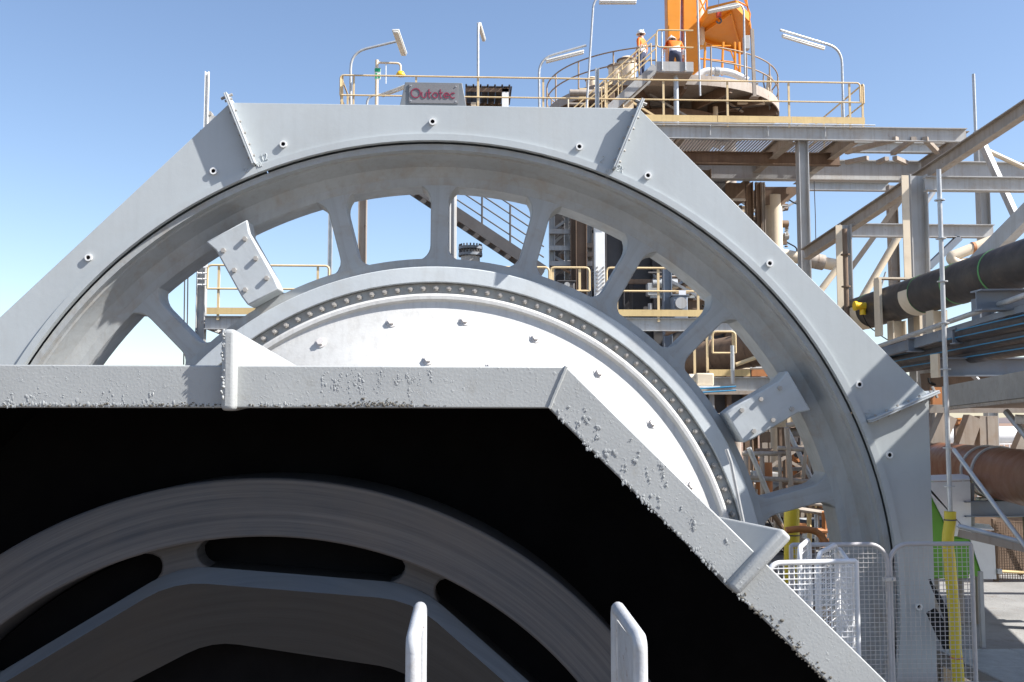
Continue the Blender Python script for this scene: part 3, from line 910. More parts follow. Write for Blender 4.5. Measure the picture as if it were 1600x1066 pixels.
# columns further right
a = P(1318, 352, 24.0); B('column', MB().ibeam((a.x, 24.0, -7.4), (a.x, 24.0, a.z), 0.30, 0.28, 0.022, up=(1,0,0)), 'steel_grey', sf)
B('column_flange', MB().box(P(1307,400,23.7).x, P(1317,400,23.7).x, 23.70, 23.73, P(1312,500,23.7).z, P(1312,352,23.7).z), 'cream_paint', sf)
a = P(1430, 275, 22.0); B('column', MB().ibeam((a.x, 22.0, -7.4), (a.x, 22.0, a.z), 0.40, 0.36, 0.025, up=(1,0,0)), 'steel_grey', sf)
B('column_flange', MB().box(P(1411,350,21.7).x, P(1422,350,21.7).x, 21.70, 21.73, P(1415,450,21.7).z, P(1415,274,21.7).z), 'cream_paint', sf)
a = P(1521, 116, 30.0); B('mast', MB().tube([(a.x, 30.0, P(1521,215,30).z), (a.x, 30.0, a.z)], 0.05, 8), 'galv', sf)
B('column', MB().ibeam((a.x+0.15, 30.0, -7.4), (a.x+0.15, 30.0, P(1521,205,30).z), 0.32, 0.3, 0.022, up=(1,0,0)), 'steel_grey', sf)
for (x, y0) in ((1393, 290),):
    a = P(x, y0, 31.0); B('column', MB().ibeam((a.x, 31.0, -7.4), (a.x, 31.0, a.z), 0.28, 0.26, 0.02, up=(1,0,0)), 'steel_dust_bounce', sf)
z = P(1440, 361, 25.0).z
B('beam', MB().ibeam((P(1330,361,25).x, 25.0, z), (P(1552,361,25).x, 25.0, z), 0.34, 0.2, 0.02), 'steel_grey', sf)
z = P(1500, 288, 21.6).z
B('beam', MB().ibeam((P(1445,288,21.6).x, 21.6, z), (P(1660,288,21.6).x, 21.6, z), 0.32, 0.22, 0.02), 'steel_grey', sf)
z = P(1350, 292, 33.0).z
B('beam', MB().ibeam((P(1262,292,33).x, 33.0, z), (P(1388,292,33).x, 33.0, z), 0.30, 0.2, 0.02), 'steel_grey', sf)
for (p0, p1, Y0, Y1, wd, mt) in (((1322,430),(1420,295),31,30.5,0.20,'steel_dust_bounce'), ((1345,470),(1408,362),26,26,0.19,'cream_paint'), ((1270,470),(1308,420),26,26,0.18,'cream_paint'),
                        ((1535,225),(1590,345),27,26,0.19,'steel_grey'), ((1535,232),(1600,262),27,27,0.14,'cream_paint'), ((1450,418),(1498,372),25,25,0.20,'steel_blue'),
                        ((1490,450),(1640,300),19,17.5,0.34,'steel_grey'), ((1442,322),(1458,300),24,24,0.14,'galv'), ((1560,420),(1640,360),18,17,0.18,'cream_paint'), ((1376,452),(1384,425),25,25,.05,'galv')):
    B('brace', MB().tube([P(*p0, Y0), P(*p1, Y1)], wd/2, 10) if mt in ('cream_paint','galv') else MB().bar(P(*p0, Y0), P(*p1, Y1), wd, wd*0.8), mt, sf, smooth=50)
# ================================================================ wire hanging in the frame
a, b = P(1272, 283, 26.4), P(1275, 392, 26.4)
tag(B('hanging_wire', MB().tube([a, lerp(a,b,.5)+Vector((0.01,0,0)), b], 0.012, 5), 'steel_dark'), 'thin dark wire hanging beside the platform column', 'wire')

# ================================================================ round tank top with its ring rail
TC = Vector((P(1032, 150, 39.0).x, 39.0, 0)); TR = 4.62; tz = P(1003, 119, 34.6).z
tank = T('round_tank', 'round tank deck with curved handrail and pale rim above platform', 'tank', (TC.x, TC.y, 9.5))
B('rim', MB().lathe((TC.x, TC.y, 0), [(TR, tz-0.36), (TR, tz), (TR-0.05, tz), (TR-0.05, tz-0.36)], 72, axis='z'), 'steel_dust_bounce', tank)
B('deck', MB().lathe((TC.x, TC.y, 0), [(TR-0.06, tz-0.10), (TR-0.06, tz-0.04), (0.02, tz-0.04), (0.02, tz-0.10)], 72, axis='z'), 'steel_dust_bounce', tank)
B('cone', MB().lathe((TC.x, TC.y, 0), [(2.5, tz-0.55), (1.7, tz-1.9), (1.7, tz-3.6), (1.6, tz-3.6), (1.6, tz-1.9), (2.4, tz-0.5)], 64, axis='z'), 'steel_brown', tank)
for k in range(16):
    a = 2*math.pi*k/16
    d = Vector((math.cos(a), math.sin(a), 0))
    c = Vector((TC.x, TC.y, 0))
    B('radial_beam', MB().bar(c + d*2.2 + Vector((0,0,tz-0.32)), c + d*(TR-0.08) + Vector((0,0,tz-0.32)), 0.12, 0.36), 'steel_brown', tank)
for k in range(6):
    a = 2*math.pi*(k+0.4)/6
    d = Vector((math.cos(a), math.sin(a), 0)); c = Vector((TC.x, TC.y, 0)) + d*2.9
    B('leg', MB().cyl(c + Vector((0,0,-7.4)), c + Vector((0,0,tz-1.2)), 0.22, 14), 'steel_dust_bounce', tank)
def arcpts(r, z, a0, a1, n): return [Vector((TC.x + r*math.cos(R(a0+(a1-a0)*i/n)), TC.y + r*math.sin(R(a0+(a1-a0)*i/n)), z)) for i in range(n+1)]
rr = TR - 0.03
paint('rail_brown', (0.33, 0.24, 0.16), 0.5, 0.1, 0.3, rust=0.5)
for (z, nm) in ((tz+1.09, 'top_rail'), (tz+0.57, 'knee_rail')):
    B(nm, MB().tube(arcpts(rr, z, -78, 257, 84), 0.027, 8), 'rail_brown', tank, smooth=60)
for k in range(18):
    q = arcpts(rr, tz, -78, 257, 17)[k]
    B('post', MB().cyl(q - Vector((0,0,0.1)), q + Vector((0,0,1.07)), 0.03, 8), 'rail_brown', tank)
# pipe ends and bent pipe on the deck
tag_ = None
for (px, py, r, h) in ((980,100,15,1.0), (962,108,12,0.8), (925,128,10,0.6)):
    c = P(px, py, 37.2); rr_ = r*37.2/FPX
    t = T('cyclone_head', {980:'large cream domed vessel beside the standing worker', 962:'smaller cream vessel left of the domed one on round tank', 925:'lowest cream vessel behind the stair foot on round tank'}[px], 'vessel', (c.x, c.y, tz))
    B('body', MB().lathe((c.x, c.y, 0), [(0.02, c.z+rr_*0.75), (rr_*0.6, c.z+rr_*0.7), (rr_, c.z+rr_*0.3), (rr_, c.z-0.1), (rr_*0.8, tz-0.03), (0.02, tz-0.03)], 24, axis='z', closed=False), 'cream_paint', t, smooth=60)
    B('flange', MB().lathe((c.x, c.y, 0), [(rr_*1.02, c.z+rr_*0.22), (rr_*1.15, c.z+rr_*0.22), (rr_*1.15, c.z+rr_*0.38), (rr_*1.02, c.z+rr_*0.38)], 24, axis='z'), 'steel_brown', t)
pb = T('bent_pipe', 'pale grey bent pipe lying on the round tank rim', 'pipe', PZ(1120, 112, tz))
pts = bend([P(1088,121,36.0), P(1100,111,36.0), P(1140,112,36.0), P(1168,126,36.0)], 0.5, 6)
B('pipe', MB().tube(pts, 0.13, 12), 'white_paint', pb, smooth=60)
c = P(1120, 112, 36.0); B('coupling', MB().cyl(c - Vector((0.08,0,0)), c + Vector((0.08,0,0)), 0.17, 14), 'galv', pb)

# ================================================================ stair up to the round tank
st = T('access_stair', 'perforated grey stair with cream rails climbing to the round tank', 'stair', P(925, 190, 32))
LZ = 14.3
s1 = P(1025, 105, 32.4); s0 = P(925, 196, 32.4)
ext = s0 + (s0 - s1)*0.9
for dy in (0.0, 0.85):
    a, b = ext + Vector((0,dy,0)), s1 + Vector((0,dy,0))
    B('stringer', MB().bar(a, b, 0.05, 0.30, up=(0,0,1)), 'steel_grey', st)
d = (s1 - ext); L = d.length
for i in range(20):
    p = ext + d*(i+0.5)/20
    B('tread', MB().box(p.x-0.13, p.x+0.13, p.y+0.03, p.y+0.82, p.z+0.02, p.z+0.05), 'steel_dust_bounce', st)
for (hh, nm) in ((1.05, 'top_rail'), (0.55, 'knee_rail')):
    for dy in (0.0, 0.85):
        u = Vector((0,dy,hh+0.1))
        B(nm, MB().tube([ext+u, s1+u], 0.024, 8), 'rail_cream', st, smooth=60)
for i in range(6):
    p = ext + d*(0.3 + 0.14*i)
    for dy in (0.0, 0.85):
        B('post', MB().cyl(p + Vector((0,dy,0)), p + Vector((0,dy,1.15)), 0.022, 8), 'rail_cream', st)
ld = T('stair_landing', 'grey box landing with looped rail at the stair head', 'landing', P(1055, 112, 32))
b0, b1 = P(1025, 96, 32), P(1083, 112, 32)
B('kick_plate', MB().box(b0.x, b1.x, 32.0, 32.02, b1.z, b0.z), 'steel_grey', ld)
B('kick_plate', MB().box(b1.x, b1.x+0.02, 32.02, 33.2, b1.z, b0.z), 'steel_grey', ld)
B('floor_plate', MB().box(b0.x+.01, b1.x-.01, 32.03, 33.3, b1.z-0.05, b1.z), 'steel_dust_bounce', ld)
r0, r1 = P(1026, 47, 31.95), P(1083, 47, 31.95)
pz = P(1050, 74, 31.95).z
B('rail_loop', MB().tube(bend([(r1.x, 31.95, pz), (r0.x, 31.95, pz), (r0.x, 31.95, r0.z), (r1.x, 31.95, r0.z)], 0.12, 5), 0.026, 8), 'rail_cream', ld, smooth=60)
for px in (1034, 1070):
    a = P(px, 47, 31.97); B('post', MB().cyl((a.x, 31.97, b1.z+0.03), (a.x, 31.97, a.z), 0.028, 8), 'galv', ld)
a = P(1056, 112, 32.3); B('support_post', MB().cyl((a.x, 32.3, uz), (a.x, 32.3, b1.z-0.05), 0.085, 12), 'galv', ld)

# ================================================================ orange crane
cr = T('jib_crane', 'orange crane with twin tapering posts and angular deck plate', 'crane', P(1070, 110, 40))
def post(pxa, pya, pxb, pyb, wa, wb, Y):
    a, b = P(pxa, pya, Y), P(pxb, pyb, Y)
    sc = Y/FPX
    return MB().add([(b.x-wb/2*sc, Y, b.z), (b.x+wb/2*sc, Y, b.z), (b.x+wb/2*sc, Y+0.6, b.z), (b.x-wb/2*sc, Y+0.6, b.z),
                     (a.x-wa/2*sc, Y, a.z), (a.x+wa/2*sc, Y, a.z), (a.x+wa/2*sc, Y+0.6, a.z), (a.x-wa/2*sc, Y+0.6, a.z)],
                    [(0,1,2,3),(4,5,6,7),(0,1,5,4),(1,2,6,5),(2,3,7,6),(3,0,4,7)])
B('column', post(1053, -60, 1053, 118, 24, 18, 40), 'crane_orange', cr, bevel=0.02)
B('column', post(1079, -60, 1080, 118, 24, 24, 40), 'crane_orange', cr, bevel=0.02)
zs = P(1150, 12, 38.2).z
poly = [PZ(x, y, zs) for (x, y) in ((1089,49),(1107,22),(1150,12),(1170,32),(1173,50),(1166,76),(1159,84),(1095,66))]
B('deck_plate', MB().slab(poly, (0,0,0.12)), 'crane_orange', cr, bevel=0.01)
rim = MB()
for i in range(len(poly)):
    a, b = poly[i], poly[(i+1) % len(poly)]
    rim.bar(a + Vector((0,0,0.13)), b + Vector((0,0,0.13)), 0.05, 0.34)
B('deck_rim', rim, 'crane_orange', cr)
for (a, b) in (((1092,55),(1142,20)), ((1142,20),(1158,80)), ((1095,62),(1158,82))):
    B('deck_rib', MB().bar(PZ(*a, zs-0.08) , PZ(*b, zs-0.08), 0.07, 0.15), 'crane_orange', cr)
hk = P(1123, 22, 38.5)
B('hook_block', MB().box(hk.x-0.10, hk.x+0.10, 38.42, 38.58, hk.z-0.15, hk.z+0.12), 'red_plastic', cr, bevel=0.03)
B('hook', MB().tube([hk + Vector((0.10*math.sin(a)*1.0, 0, -0.28 + 0.10*math.cos(a))) for a in [i*0.5 for i in range(10)]], 0.035, 8), 'steel_dark', cr, smooth=60)
B('hoist_rope', MB().cyl(hk, hk + Vector((0.05,0,3.0)), 0.012, 5), 'steel_dark', cr)
# lattice ladder and cage
for (a, b) in (((1104,-20),(1105,24)), ((1090,-10),(1103,22)), ((1103,0),(1088,28)), ((1165,-10),(1173,45)), ((1160,-10),(1172,22)), ((1172,22),(1170,40)), ((1152,2),(1168,10))):
    B('lattice_bar', MB().cyl(P(*a, 39.5), P(*b, 39.5), 0.035, 6), 'crane_orange', cr)
for px in (1102, 1130, 1148, 1155):
    B('lattice_bar', MB().cyl(P(px, 66, 39.2), P(px-2 if px < 1140 else px+1, 118, 39.2), 0.05, 6), 'crane_orange' if px != 1120 else 'white_paint', cr)
for (a, b) in (((1094,92),(1150,98)), ((1120,74),(1142,80)), ((1142,80),(1156,118)), ((1094,72),(1142,72))):
    B('lattice_bar', MB().cyl(P(*a, 39.2), P(*b, 39.2), 0.035, 6), 'crane_orange', cr)
mp = P(1093, 40, 40.4); B('machine_post', MB().cyl((mp.x, 40.4, P(1093,75,40.4).z), (mp.x, 40.4, P(1093,-40,40.4).z), 0.22, 14), 'cream_paint', cr)
q0, q1 = P(1163,55,38.4), P(1172,76,38.4)
B('control_box', MB().box(q0.x, q1.x, 38.4, 38.7, q1.z, q0.z), 'steel_grey', cr, bevel=0.01)

# ================================================================ lamps
lamp('lamp post with long bent arm at the left end of upper platform', [(P(548,166,26.3).x, 26.3, uz), P(548,82,26.3), P(623,64,26.3)], P(618,47,25.4), P(631,84,27.1), w=0.19, hang=0.0)
lamp('upright lamp post right of the red lettered sign box', [(P(747,166,26.25).x, 26.25, uz), P(747,33,26.25), P(752,42,26.9)], P(748.5,35,26.4), P(756,60,27.8), w=0.12, hang=0.03)
lamp('lamp post with sloping arm in front of the curved tank rail', [(P(843,166,28).x, 28, uz), P(842,92,28), P(916,71,28)], P(853,90,28), P(912,75,28), w=0.15, hang=0.10)
lamp('tallest lamp post leaning against the sky behind the stair', [P(915,190,30), P(928,-8,30), P(1010,-4,30)], P(936,0,30), P(994,0,30), w=0.16, hang=0.06)
lamp('lamp post with low sloping tube at the right platform end', [(P(1318,186,27).x, 27, uz), P(1315,76,27), P(1219,47,26.6)], P(1222,50,26.6), P(1288,70,26.9), w=0.10, hang=0.09)
lamp('lamp post in front of the orange crane deck plate', [P(1164,118,33.6), P(1162,2,33.6), P(1106,17,33.6)], P(1106,14,33.6), P(1156,4,33.6), w=0.15, hang=0.10)
lamp('short lamp behind the red lettered sign box', [(P(572,170,27.5).x, 27.5, uz), P(574,150,27.5), P(600,147,27.5)], P(597,147,27.5), P(640,131,27.0), w=0.12, hang=0.02)
lamp('tall thin lamp post beside the crane control box', [P(1094,150,33.5), P(1089,-20,33.5), P(1089,-30,33.5)], P(1089,-30,33.5), P(1092,-40,33.5), w=0.1, hang=0.02)
pl_ = T('rail_post', 'tall grey channel post standing beside crane control box', 'post', P(1180, 150, 33.8))
a, b = P(1175,46,33.8), P(1179,152,33.8)
B('post', MB().bar(a, b, 0.11, 0.11), 'steel_dust_bounce', pl_)
B('foot_plate', MB().box(b.x-0.15, b.x+0.15, 33.65, 33.95, b.z-0.02, b.z), 'steel_dust_bounce', pl_)
cp = tag(B('channel_post', MB().channel((P(933,190,25.7).x, 25.7, uz-0.2), (P(933,106,25.7).x, 25.7, P(933,106,25.7).z), 0.10, 0.10, 0.014, up=(1,0,0)), 'galv'), 'short grey channel post on the handrail before the stair', 'post')

# ================================================================ safety shower
sh = T('safety_shower', 'cream safety shower pole with yellow bowl and green sign', 'safety shower', (P(589,166,26.6).x, 26.6, uz))
a = P(589, 94, 26.6); b = P(626, 99, 26.6)
B('pole', MB().cyl((a.x, 26.6, uz), (a.x, 26.6, a.z), 0.045, 10), 'cream_paint', sh)
B('arm', MB().tube(bend([(a.x, 26.6, P(589,98,26.6).z), (b.x, 26.6, b.z), (b.x, 26.6, P(626,112,26.6).z)], 0.15, 5), 0.03, 8), 'cream_paint', sh, smooth=60)
c = P(626, 116, 26.6)
B('shower_bowl', MB().lathe((c.x, c.y, 0), [(0.02, c.z+0.09), (0.08, c.z+0.07), (0.13, c.z-0.02), (0.125, c.z-0.05), (0.02, c.z-0.05)], 20, axis='z', closed=False), 'yellow_safety', sh, smooth=60)
B('sign_plate', MB().box(P(585,110,26.5).x, P(595,110,26.5).x, 26.50, 26.515, P(590,124,26.5).z, P(590,106,26.5).z), 'white_paint', sh)
for (x0, y0, x1, y1) in ((585.6,106.5,594.4,112), (586.5,114,589.5,117), (591,116,594,122), (586,119,589,123)):
    B('sign_mark', MB().box(P(x0,y0,26.49).x, P(x1,y0,26.49).x, 26.492, 26.498, P(x0,y1,26.49).z, P(x0,y0,26.49).z), 'sign_green', sh)
B('pull_rod', MB().cyl(P(603,100,26.6), P(603,131,26.6), 0.012, 6), 'white_paint', sh)

# ================================================================ shed with corrugated roof
shd = T('roofed_shed', 'small dark shed with corrugated roof behind the sign box', 'shed', (P(762,170,29).x, 30.0, uz))
xa_, xb_ = P(727,140,29).x, P(800,140,29).x
zr = P(760,136,29).z
rf = MB()
nc = 26
for i in range(nc):
    x = xa_ + (xb_-xa_)*i/nc; x2 = xa_ + (xb_-xa_)*(i+1)/nc
    hi = 0.05 if i % 4 == 0 else 0.0
    rf.box(x+0.001, x2-0.001, 28.9, 30.6, zr+hi-0.03, zr+hi)
B('roof', rf, 'roof_dark', shd)
B('fascia', MB().box(xa_, xb_-0.08, 28.95, 28.99, zr-0.16, zr-0.04), 'steel_brown', shd)
B('back_wall', MB().box(xa_, xb_-0.12, 30.4, 30.44, uz, zr-0.05), 'steel_brown', shd)
for i in range(7):
    x = xa_ + (xb_-xa_-0.15)*i/6
    B('wall_batten', MB().box(x, x+0.05, 30.3, 30.39, uz, zr-0.06), 'steel_brown', shd)
B('side_wall', MB().box(xa_, xa_+0.03, 29.0, 30.39, uz, zr-0.05), 'steel_brown', shd)
B('corner_post', MB().box(xb_-0.30, xb_-0.1, 28.95, 29.1, uz, zr-0.06), 'white_paint', shd)
jb = P(740, 163, 26.2)
tag(B('junction_box', MB().box(jb.x-0.07, jb.x+0.07, 26.2, 26.3, jb.z-0.05, jb.z+0.06), 'cream_paint', bevel=0.01), 'small cream junction box at the foot of upright lamp post', 'box')

# ================================================================ left column seen above and through the gear
lc = T('left_column', 'slim grey column left of the guard seen again through the spokes', 'column', (P(315,400,22.6).x, 22.6, -7.4))
xx = P(316.5, 400, 22.6).x
B('shaft', MB().ibeam((xx, 22.6, -7.4), (xx, 22.6, P(318,205,22.6).z), 0.20, 0.20, 0.016, up=(1,0,0)), 'steel_grey', lc)
B('top_post', MB().channel((xx+0.03, 22.5, P(318,205,22.5).z), (xx+0.03, 22.5, P(320,112,22.5).z), 0.09, 0.08, 0.012, up=(1,0,0)), 'white_paint', lc)
a, b = P(322,182,22.6), P(345,196,22.6)
B('bracket', MB().box(a.x, b.x, 22.55, 22.65, b.z, a.z), 'steel_grey', lc)
B('bracket_bolt', MB().cyl((a.x+0.1, 22.5, a.z+0.05), (a.x+0.1, 22.7, a.z+0.05), 0.05, 8), 'bolt_steel', lc)
for py in range(418, 446, 9):
    for px in (312, 321):
        c = P(px, py, 22.45); B('splice_bolt', MB().cyl((c.x-0.05, c.y, c.z), (c.x+0.05, c.y, c.z), 0.02, 6), 'white_paint', lc)
for px in (287, 292):
    tag(B('guy_wire', MB().cyl(P(px+2, 400, 24), P(px, 570, 24), 0.016, 5), 'steel_dark'), {287:'left one of two thin dark cables beside the slim left column', 292:'right one of two thin dark cables beside the slim left column'}[px], 'cable', 'pair of cables by the left column')

# ================================================================ lower walkway behind the drum
WY = 22.2
wz = P(700, 493, WY).z
lw = T('lower_walkway', 'walkway with yellow toe boards seen through the gear spokes', 'walkway', (P(700,493,WY).x, WY, wz))
def wx(px): return P(px, 450, WY).x
for (a, b, posts) in ((324, 514, (341, 419, 496)), (530, 858, (600, 690, 790)), (860, 921, (864, 906)), (948, 1112, (964, 1029, 1091))):
    rail_run(lw, [(wx(a), WY, wz), (wx(b), WY, wz)], 1.1, [(wx(p), WY+0.03, wz) for p in posts])
    B('toe_board', MB().box(wx(a), wx(b), WY-0.02, WY-0.005, wz, wz+0.15), 'toe_yellow', lw)
B('edge_beam', MB().channel((wx(320), WY+0.05, wz-0.18), (wx(1160), WY+0.05, wz-0.18), 0.30, 0.1, 0.018, side=-1), 'steel_grey', lw)
grating(lw, wx(320), wx(1150), WY+0.12, WY+1.5, wz-0.02, 9, pitch=0.12)
for px in (324, 420, 520, 640, 760, 880, 960, 1060, 1140):
    B('joist', MB().ibeam((wx(px), WY+0.12, wz-0.2), (wx(px), WY+1.5, wz-0.2), 0.22, 0.1, 0.015), 'steel_brown', lw)
B('knee_brace', MB().bar(P(324, 512, WY+0.4), P(372, 530, WY+1.0), 0.08, 0.08), 'steel_grey', lw)
# columns rising behind the walkway
for (px, ytop, wd, mt, lab) in ((517, 300, 0.10, 'galv', 'thin galvanised column left of the twelve o clock spoke'), (568, 230, 0.20, 'steel_dust_bounce', 'brown grey column in the opening left of the top spoke'),
                           (936, 330, 0.24, 'white_paint', 'bright white column with rows of bolts behind the spokes')):
    a = P(px, ytop, 23.9)
    t = T('column', lab, 'column', (a.x, 23.9, -7.4))
    B('shaft', MB().ibeam((a.x, 23.9, -7.4), (a.x, 23.9, a.z), wd, wd*0.9, 0.02, up=(1,0,0)), mt, t)
    if px == 936:
        B('cover_plate', MB().box(a.x-0.115, a.x+0.115, 23.74, 23.76, -7.4, a.z), mt, t)
        for i in range(7):
            for sx in (-0.08, 0.07):
                z = P(px, 418+6*i, 23.7).z
                B('splice_bolt', MB().cyl((a.x+sx, 23.66, z), (a.x+sx, 23.75, z), 0.022, 6), 'bolt_steel', t)
        B('end_plate', MB().box(a.x-0.16, a.x+0.16, 23.7, 23.735, P(px,355,23.7).z, P(px,340,23.7).z), mt, t)
# stair crossing the spokes
bs = T('rear_stair', 'steep brown stair with four thin rails behind the top spokes', 'stair', P(830, 415, 24.5))
a, b = P(630, 278, 24.6), P(850, 424, 24.6)
for dy in (0, 0.8):
    B('stringer', MB().bar(a + Vector((0,dy,0)), b + Vector((0,dy,0)), 0.05, 0.28), 'steel_dark', bs)  # dark tone paints the stair as a shaded silhouette
d = b - a
for i in range(13):
    p = a + d*(i+0.5)/13
    B('tread', MB().box(p.x-0.12, p.x+0.12, p.y+0.03, p.y+0.77, p.z, p.z+0.03), 'steel_brown', bs)
for k, hh in enumerate((0.35, 0.62, 0.88, 1.12)):
    B('rail', MB().tube([a + Vector((0,0,hh)), b + Vector((0,0,hh))], 0.02, 6), 'steel_dark', bs)
for t_ in (0.36, 0.56, 0.76):
    p = a + d*t_
    B('post', MB().cyl(p, p + Vector((0,0,1.12)), 0.025, 6), 'steel_dark', bs)
for (px, w_) in ((703, 0.05), (710, 0.06)):
    p = P(px, 285, 24.2); tag(B('pipe_stand', MB().cyl((p.x, 24.2, wz-0.2), (p.x, 24.2, p.z+1.0), w_, 8), 'steel_grey'), 'thinner left upright pipe crossing the rear stair' if px == 703 else 'thicker right upright pipe crossing the rear stair', 'pipe')
# flanged vessel neck
c = P(735, 398, 25.5)
vn = T('vessel_neck', 'grey flanged pipe neck with stud bolts under the rear stair', 'pipe', (c.x, c.y, wz))
sc = 25.5/FPX
B('neck', MB().cyl((c.x, c.y, wz-2), (c.x, c.y, c.z+0.1), 15*sc, 24), 'steel_grey', vn, smooth=60)
z1_, z2_ = P(735,386,25.5).z, P(735,398,25.5).z
for z in (z1_, z2_+0.03):
    B('flange', MB().cyl((c.x, c.y, z-0.07), (c.x, c.y, z), 19*sc, 28), 'steel_blue', vn, smooth=60)
for k in range(20):
    a_ = 2*math.pi*k/20
    q = Vector((c.x + 17.2*sc*math.cos(a_), c.y + 17.2*sc*math.sin(a_), 0))
    B('stud', MB().cyl(q + Vector((0,0,z2_-0.06)), q + Vector((0,0,z1_+0.06)), 0.02, 6), 'steel_dark', vn)

# ================================================================ dark process tower behind the right spokes
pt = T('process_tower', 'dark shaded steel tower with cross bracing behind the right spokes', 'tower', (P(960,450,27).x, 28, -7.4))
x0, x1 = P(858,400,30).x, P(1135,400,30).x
B('dark_backing', MB().box(x0, x1, 30.0, 30.1, -7.4, P(960,240,30).z), 'steel_dark', pt)  # dark sheet added for the shaded depth behind the trusses
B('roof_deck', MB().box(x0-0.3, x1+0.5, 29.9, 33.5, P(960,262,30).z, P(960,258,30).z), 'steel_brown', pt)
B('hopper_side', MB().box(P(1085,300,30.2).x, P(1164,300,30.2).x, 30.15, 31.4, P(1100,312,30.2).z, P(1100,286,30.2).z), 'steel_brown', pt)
B('hopper_rib', MB().box(P(1085,300,30.1).x, P(1164,300,30.1).x, 30.05, 30.14, P(1100,314,30.1).z, P(1100,310,30.1).z), 'steel_dust_bounce', pt)
for (pxa, wd_, mt_) in ((1170, 0.22, 'steel_brown'), (1184, 0.16, 'steel_brown'), (1192, 0.10, 'steel_dust_bounce')):
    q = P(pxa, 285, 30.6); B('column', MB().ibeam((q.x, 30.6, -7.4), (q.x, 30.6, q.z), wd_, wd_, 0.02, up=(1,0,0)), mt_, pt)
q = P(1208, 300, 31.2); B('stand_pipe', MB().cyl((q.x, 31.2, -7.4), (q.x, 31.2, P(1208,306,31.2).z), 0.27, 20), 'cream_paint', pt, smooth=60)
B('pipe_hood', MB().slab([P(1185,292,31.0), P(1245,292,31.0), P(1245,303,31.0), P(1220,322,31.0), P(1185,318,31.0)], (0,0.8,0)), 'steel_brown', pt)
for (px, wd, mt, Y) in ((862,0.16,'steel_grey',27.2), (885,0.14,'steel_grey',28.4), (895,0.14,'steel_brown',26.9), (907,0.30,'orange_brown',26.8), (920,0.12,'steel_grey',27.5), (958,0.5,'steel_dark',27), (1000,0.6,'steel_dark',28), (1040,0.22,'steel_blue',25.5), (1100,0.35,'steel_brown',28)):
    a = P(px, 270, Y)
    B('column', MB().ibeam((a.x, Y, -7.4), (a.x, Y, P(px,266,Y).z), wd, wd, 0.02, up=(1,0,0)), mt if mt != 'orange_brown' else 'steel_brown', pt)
for (py, px0, px1, Y, mt) in ((330,858,912,27.1,'steel_grey'), (362,858,912,27.1,'steel_grey'), (388,858,912,27.1,'steel_grey'), (412,858,925,27.1,'steel_grey'), (384,914,930,27.3,'steel_dust_bounce'), (398,914,930,27.3,'steel_dust_bounce'), (374,940,1010,27.3,'steel_dust_bounce'), (440,940,1120,27.5,'steel_brown')):
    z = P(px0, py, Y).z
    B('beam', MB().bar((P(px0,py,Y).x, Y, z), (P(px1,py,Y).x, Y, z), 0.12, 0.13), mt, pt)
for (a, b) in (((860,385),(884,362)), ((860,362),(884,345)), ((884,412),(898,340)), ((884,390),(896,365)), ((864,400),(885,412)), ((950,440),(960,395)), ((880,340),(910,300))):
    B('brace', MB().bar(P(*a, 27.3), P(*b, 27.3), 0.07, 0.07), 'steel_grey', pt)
# pumps and cabinets on the walkway
for (px0, py0, px1, py1, Y, mt, lab, nm) in ((873,440,898,452,24.5,'steel_dark','dark pump casing behind the short yellow rail','pump'), (1052,462,1075,486,25,'steel_blue','blue grey cabinet behind the right walkway rail','cabinet')):
    a, b = P(px0, py0, Y), P(px1, py1, Y)
    t = T(nm, lab, nm, ((a.x+b.x)/2, Y, b.z-0.3))
    B('body', MB().box(a.x, b.x, Y, Y+0.4, b.z-0.3, a.z), mt, t, bevel=0.03)
    B('cover', MB().cyl(((a.x+b.x)/2, Y-0.08, (a.z+b.z)/2), ((a.x+b.x)/2, Y-0.001, (a.z+b.z)/2), (a.z-b.z)*0.38, 16), 'steel_grey', t)
    B('lid', MB().box(a.x-0.03, b.x+0.03, Y-0.03, Y+0.43, a.z+0.002, a.z+0.03), mt, t)
a = P(1066, 457, 22.1)
tag(B('paper_notice', MB().box(a.x-0.07, a.x+0.09, 22.13, 22.135, a.z-0.05, a.z+0.05), 'reflect_band'), 'small pale notice tied to the right walkway rail', 'notice')

# ================================================================ lower deck with large brown duct (right, through spokes)
dk = T('lower_deck', 'lower deck with faded orange toe boards right of the drum', 'walkway', P(1150, 590, 22.0))
dz = P(1150, 588, 22.0).z
x0, x1 = P(1065,588,22).x, P(1300,588,22).x
B('edge_beam', MB().channel((x0, 22.05, dz-0.17), (x1, 22.05, dz-0.17), 0.30, 0.1, 0.018, side=-1), 'steel_grey', dk)
B('toe_board', MB().box(P(1108,580,22).x, P(1172,580,22).x, 21.99, 22.0, dz, dz+0.15), 'toe_yellow', dk)
B('toe_board', MB().box(P(1174,580,22).x, x1, 21.985, 21.995, dz, dz+0.15), 'orange_rust', dk)
B('floor_plate', MB().box(x0, x1, 22.12, 26.0, dz-0.05, dz-0.01), 'steel_dust_bounce', dk)
rail_run(dk, [(P(1114,580,22).x, 22.0, dz), (P(1150,580,22).x, 22.0, dz)], 1.0, [(P(1106,580,22).x, 22.03, dz), (P(1147,580,22).x, 22.03, dz), (P(1086,580,22).x, 22.03, dz)])
B('scaffold_post', MB().cyl(P(1144,540,21.7), P(1145,600,21.7), 0.045, 8), 'galv', dk)
B('diagonal_pipe', MB().cyl(P(1150,570,21.8), P(1200,552,21.8), 0.045, 8), 'rail_cream', dk)
gb = T('gearbox', 'small cream motor box at the edge of lower deck', 'motor', P(1098, 598, 21.6))
a, b = P(1088,583,21.5), P(1116,603,21.5)
B('housing', MB().box(a.x, b.x, 21.5, 21.9, b.z, a.z), 'cream_paint', gb, bevel=0.03)
